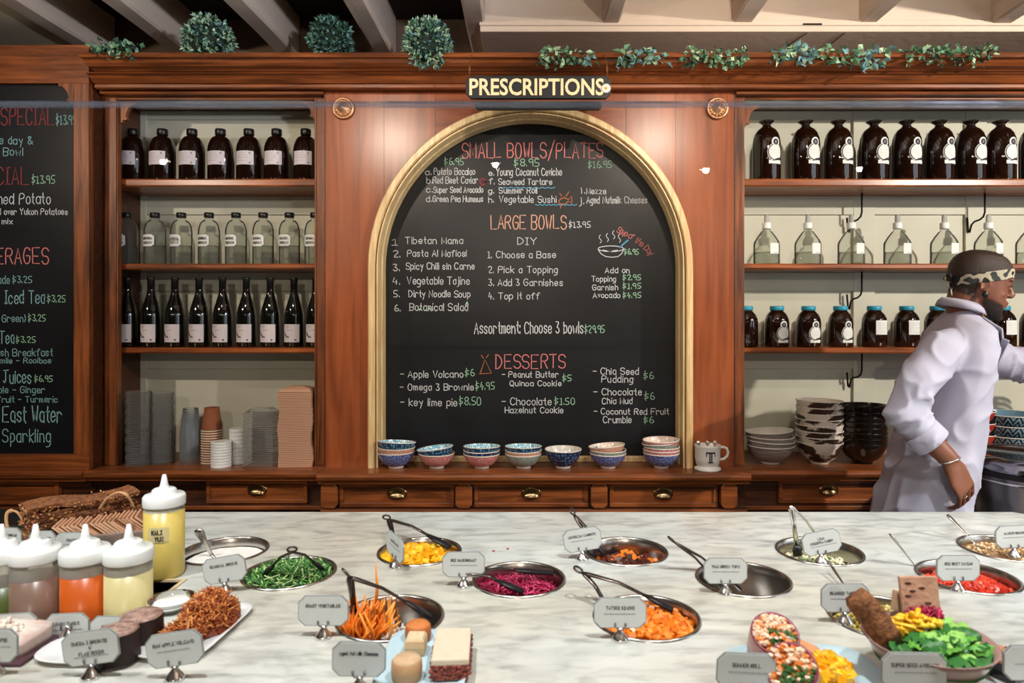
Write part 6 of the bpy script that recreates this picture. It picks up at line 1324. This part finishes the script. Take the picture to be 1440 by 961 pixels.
def fade_mat(name, col, rough):
    """short hair that thins out at its edge, where its 'dens' attribute falls"""
    m = mat(name, col, rough, noise_amt=0.45, nscale=260, bump=0.5, bscale=500); nt = m.node_tree; p = nt.nodes['Principled BSDF']; at = nt.nodes.new('ShaderNodeAttribute'); at.attribute_name = 'dens'
    n = nt.nodes.new('ShaderNodeTexNoise'); n.inputs['Scale'].default_value = 420; tc = nt.nodes.new('ShaderNodeTexCoord'); nt.links.new(tc.outputs['Object'], n.inputs['Vector'])
    a = nt.nodes.new('ShaderNodeMath'); a.operation = 'MULTIPLY_ADD'; a.inputs[1].default_value = 1.25; a.use_clamp = True; nt.links.new(at.outputs['Fac'], a.inputs[0])
    s_ = nt.nodes.new('ShaderNodeMath'); s_.operation = 'MULTIPLY_ADD'; s_.inputs[1].default_value = 0.6; s_.inputs[2].default_value = -0.42; nt.links.new(n.outputs['Fac'], s_.inputs[0]); nt.links.new(s_.outputs[0], a.inputs[2]); nt.links.new(a.outputs[0], p.inputs['Alpha']); return m
HAIR = fade_mat('hair_fade', '3a2a22', 0.45); BEARD = fade_mat('beard_fade', '241914', 0.75)
def shell(name, fn, off, m, soft=None, src=bme):
    """a thin layer (hair, headband) grown from the matching patch of the body; fn > 0 inside"""
    bm = bmesh.new(); bm.from_mesh(src); dele = [f for f in bm.faces if fn(HMI @ (f.calc_center_median()+ORG-HC)) < (0 if soft is None else -0.002)]
    bmesh.ops.delete(bm, geom=dele, context='FACES'); bm.normal_update(); dens = []
    for v in bm.verts:
        dens.append(min(1, max(0, fn(HMI @ (v.co+ORG-HC))/(soft or 1)))); 
    for v in bm.verts: v.co += v.normal*off
    me = bpy.data.meshes.new(name); bm.to_mesh(me); bm.free(); me.materials.append(m)
    if soft: at = me.attributes.new('dens', 'FLOAT', 'POINT'); at.data.foreach_set('value', dens)
    o = bpy.data.objects.new(name, me); COL.objects.link(o); o.parent = man; return o
def f_hair(l):
    if l.z > 0.2 or abs(l.y) > 0.1 or l.x < -0.2 or l.x > 0.2: return -1
    return max(l.z-(0.030+max(0, l.x-0.03)*0.85), min(-0.020-l.x, l.z+0.050+0.3*(l.x+.05)))
def f_beard(l):
    if abs(l.y) > 0.1 or l.x > 0.2: return -1
    return min(-(l.z+.034+.22*l.x), l.z+.128-1.1*max(0, .055-l.x), l.x+.004, math.sqrt((l.x-.106)**2+((l.z+.052)*1.3)**2)-0.022)
def f_band(l):
    if abs(l.y) > 0.12 or abs(l.x) > 0.2: return -1
    return 0.0185-0.06*max(0, -l.x-0.02)-abs(l.z-(0.030+0.34*l.x))
shell('hair', f_hair, 0.0012, HAIR, 0.014); shell('beard', f_beard, 0.0004, BEARD, 0.020)
CAMO = mat('camo', 'a8a08c', 0.8)
nt = CAMO.node_tree; tc = nt.nodes.new('ShaderNodeTexCoord'); nn = nt.nodes.new('ShaderNodeTexNoise'); nn.inputs['Scale'].default_value = 22; nn.inputs['Detail'].default_value = 1; nt.links.new(tc.outputs['Object'], nn.inputs['Vector'])
rr_ = nt.nodes.new('ShaderNodeValToRGB'); rr_.color_ramp.interpolation = 'CONSTANT'; rr_.color_ramp.elements[0].color = hexc('151515'); rr_.color_ramp.elements[1].position = 0.50; rr_.color_ramp.elements[1].color = hexc('b5ac98'); q_ = rr_.color_ramp.elements.new(0.62); q_.color = hexc('34383a'); nt.links.new(nn.outputs['Fac'], rr_.inputs[0]); nt.links.new(rr_.outputs[0], nt.nodes['Principled BSDF'].inputs['Base Color'])
bm = bmesh.new(); bm.from_mesh(bme)
for sg in (1, -1):
    nl = Vector((-0.34, 0, 1)).normalized(); pl_ = hp(0, 0, 0.030+sg*0.0185)-ORG; nw = (HM @ nl)*sg
    bmesh.ops.bisect_plane(bm, geom=bm.verts[:]+bm.edges[:]+bm.faces[:], plane_co=pl_, plane_no=nw, clear_outer=True)
far = [v for v in bm.verts if (v.co+ORG-HC).length > 0.16]
bmesh.ops.delete(bm, geom=far, context='VERTS'); bm.normal_update()
for v in bm.verts: v.co += v.normal*0.0045
hb = bpy.data.meshes.new('headband'); bm.to_mesh(hb); bm.free(); hb.materials.append(CAMO); ho = bpy.data.objects.new('headband', hb); COL.objects.link(ho); ho.parent = man; ho.modifiers.new('solid', 'SOLIDIFY').thickness = 0.003
kn = MB(); kb = hp(-0.112, -0.02, 0.004)-ORG
kn.ball(kb, (0.012, 0.016, 0.012), 10, 8); kn.ball(kb+Vector((-0.004, -0.014, 0.008)), (0.008, 0.014, 0.010), 8, 6)
kn.tube([kb, kb+Vector((0.000, -0.012, -0.03)), kb+Vector((0.008, -0.016, -0.062))], [0.006, 0.005, 0.003], 6, flat=(1, .35)); kn.tube([kb, kb+Vector((0.006, -0.006, -0.03)), kb+Vector((0.018, -0.010, -0.055))], [0.006, 0.005, 0.003], 6, flat=(1, .35)); kn.build('band_knot', CAMO, man)
for s in (-1, 1): MB().ball(hp(0.0, s*0.080, -0.036)-ORG, (0.010, 0.005, 0.012), 8, 6, HM).build('ear_plug', mat('black_plug', '121012', 0.3), man)
for s in (-1, 1):
    MB().ball(hp(0.0915, s*0.031, 0.014)-ORG, (0.0075, 0.0085, 0.0035), 10, 6, HM).build('eye', mat('eye_dark', '1a1210', 0.2), man)
# coat
ct = MB()
CT_ = [(434, 1340, 1364, .045), (446, 1330, 1372, .070), (458, 1322, 1378, .130), (474, 1314, 1382, .165), (505, 1304, 1380, .178), (540, 1294, 1376, .175), (585, 1282, 1371, .168), (625, 1268, 1365, .165), (665, 1254, 1356, .170), (700, 1246, 1346, .178), (740, 1240, 1340, .185), (790, 1236, 1336, .190), (840, 1234, 1334, .192)]
ct.rings([bring(*q, n=40) for q in CT_])
limb(ct, [SH_+Vector((0.060, 0.060, -0.004)), SH_+Vector((0.014, 0.022, -0.018)), SH_*0.5+EL*0.5+Vector((-0.004, 0, 0)), EL+Vector((0.004, 0, 0.01))], [0.060, 0.068, 0.066, 0.060], 24)
CU = EL+(WR-EL)*0.62
limb(ct, [EL+Vector((0.004, 0, 0.006)), EL+(WR-EL)*0.35, CU], [0.060, 0.057, 0.054], 24)
limb(ct, [SF, (SF+EF)/2, EF], [0.066, 0.062, 0.058], 24); ct.tube([EF, (EF+WF)/2, EF+(WF-EF)*0.85], [0.060, 0.055, 0.050], 20); 
cme = solid(ct, 'coat', 0.0075, 26)
# folds: gathered at the elbow and waist, long creases down the skirt of the coat
el_l, n1_ = EL, Vector((1, 0, 0.2))
cme.update()
nrm = [v.normal.copy() for v in cme.vertices]
def ridge(q, k=6): return (1-abs(noise.noise(q)))**k
for v, n_ in zip(cme.vertices, nrm):
    p = v.co; d = 0
    arm = max(0, 1-(p-EL).length/0.19) if p.y < PY-0.08 else 0
    d += 0.022*arm*(ridge(Vector((p.x*8+p.z*4, p.y*5, p.z*20-p.x*13)), 5)-0.3)
    if p.z < 1.45: d += 0.014*(ridge(Vector((p.x*11+p.z*1.5, p.y*11, p.z*2.0+3)), 4)-0.35)*min(1, (1.50-p.z)*2.5)
    d += 0.009*(ridge(Vector((p.x*7+p.z*6, p.y*6, p.z*7-p.x*5)), 6)-0.3)+0.0035*noise.noise(p*13)
    if p.y > PY+0.05 and p.x > EF.x-0.12: d += 0.010*(ridge(Vector((p.x*22, p.y*8, p.z*8)), 5)-0.3)
    v.co = p+n_*d-ORG
# cut the sleeve mouth open and flatten the cuff
bm = bmesh.new(); bm.from_mesh(cme); wa = (WR-EL).normalized()
dele = [f for f in bm.faces if ((f.calc_center_median()+ORG-CU).dot(wa) > 0.004 and (f.calc_center_median()+ORG-CU).length < 0.10) or (f.calc_center_median()+ORG).z > za(437.5, PY) or (f.calc_center_median()+ORG).z < za(838, PY)]
bmesh.ops.delete(bm, geom=dele, context='FACES'); bm.to_mesh(cme); bm.free()
cme.materials.clear(); cme.materials.append(COATM); co = bpy.data.objects.new('lab_coat', cme); COL.objects.link(co); co.parent = man; so = co.modifiers.new('thick', 'SOLIDIFY'); so.thickness = 0.003; so.offset = -1
# cuff turned up
cf = MB(); up_ = Vector((0, 1, 0)); s1 = wa.cross(up_).normalized(); s2 = wa.cross(s1)
cf.rings([[CU-ORG+wa*t_+(s1*math.cos(a)+s2*math.sin(a))*r_ for a in [2*PI*k/28 for k in range(28)]] for t_, r_ in ((-0.050, .0540), (-0.048, .0580), (-0.02, .0590), (0.006, .0585), (0.008, .0555), (-0.02, .054))], cap=False)
cf.build('cuff', COATM, man)
# collar and lapels
cl = MB(); cc = pp(1349, 440, 0)-ORG; 
def cpt(a, r, z): return cc+Vector((0.008+r*math.cos(a)*1.0, r*math.sin(a)*0.98, z+0.020-0.022*math.cos(a)*1.0*(r/0.075)))
aa = [PI*0.24+(2*PI-PI*0.48)*k/30 for k in range(31)]
rows_ = [(0.060, -0.014), (0.057, 0.008), (0.060, 0.013), (0.067, 0.004), (0.074, -0.014)]
vs = [cpt(a, r*(1.0+0.05*math.sin(3*a)), z) for r, z in rows_ for a in aa]
cl._add(vs, [(i*31+k, i*31+k+1, (i+1)*31+k+1, (i+1)*31+k) for i in range(len(rows_)-1) for k in range(30)], True)
co2 = cl.build('collar', COATM, man); co2.modifiers.new('t', 'SOLIDIFY').thickness = 0.004
m = MB(); l0 = [pp(x, y, d)-ORG for x, y, d in ((1366, 446, -.060), (1377, 462, -.115), (1371, 474, -.140), (1380, 478, -.138), (1382, 505, -.085), (1388, 535, -.03), (1386, 500, -.045))]
m._add(l0, [(6, 1, 0), (6, 2, 1), (6, 4, 3, 2), (6, 5, 4)], False); l = m.build('lapel', COATM, man); l.modifiers.new('t', 'SOLIDIFY').thickness = 0.004
m = MB(); m.rings([ering(pp(1368, y, 0)-ORG, a, b, 20) for y, a, b in ((454, .040, .045), (466, .058, .058), (500, .060, .060))]); m.build('shirt', mat('teal_shirt', '2a8a8c', 0.8), man)
# buttons, pocket, vent strap
for y in (520, 560, 605): MB().ball(pp(1392-(y-520)*0.10, y, -0.02)-ORG+Vector((0.004, 0, 0)), (0.004, 0.007, 0.007), 8, 6).build('button', mat('button', '8f94a8', 0.4), man)
# bracelet
bp = WR+fx*(0.004)-ORG; rr = []
MB().tube([bp+(by*math.cos(a)*0.034+bz*math.sin(a)*0.030)+fx*0.006*math.cos(a) for a in [2*PI*k/24 for k in range(25)]], 0.0026, 8).build('bracelet', CHROME, man)
MB().tube([WR-ORG+fx*0.128-by*0.0150-bz*0.006+(by*math.cos(a)+bz*math.sin(a))*0.0112 for a in [2*PI*k/14 for k in range(15)]], 0.0016, 6).build('ring', CHROME, man)
# trousers
tr_ = MB()
for s, dx in ((-1, -0.03), (1, 0.05)):
    tr_.tube([hipc+Vector((0, s*0.085, 0.02)), Vector((hipc.x+dx, PY+s*0.09, 0.50)), Vector((hipc.x+dx*1.4-0.02, PY+s*0.09, 0.10))], [0.095, 0.078, 0.062], 20)
for i, v in enumerate(tr_.v): tr_.v[i] = tuple(Vector(v)-ORG)
tr_.build('trousers', mat('trousers', '22242c', 0.8), man)
for s, dx in ((-1, -0.03), (1, 0.05)):
    c = Vector((hipc.x+dx*1.4-0.02, PY+s*0.09, 0.0))-ORG
    MB().rings([[c+Vector((0.045+(0.145-g_)*math.copysign(abs(math.cos(a))**.8, math.cos(a)), (0.052-g_)*math.sin(a), z)) for a in [2*PI*k/24 for k in range(24)]] for z, g_ in ((0, 0.004), (0.03, 0), (0.06, 0.006), (0.085, 0.03))]).build('shoe', mat('shoe', '15151a', 0.5), man)
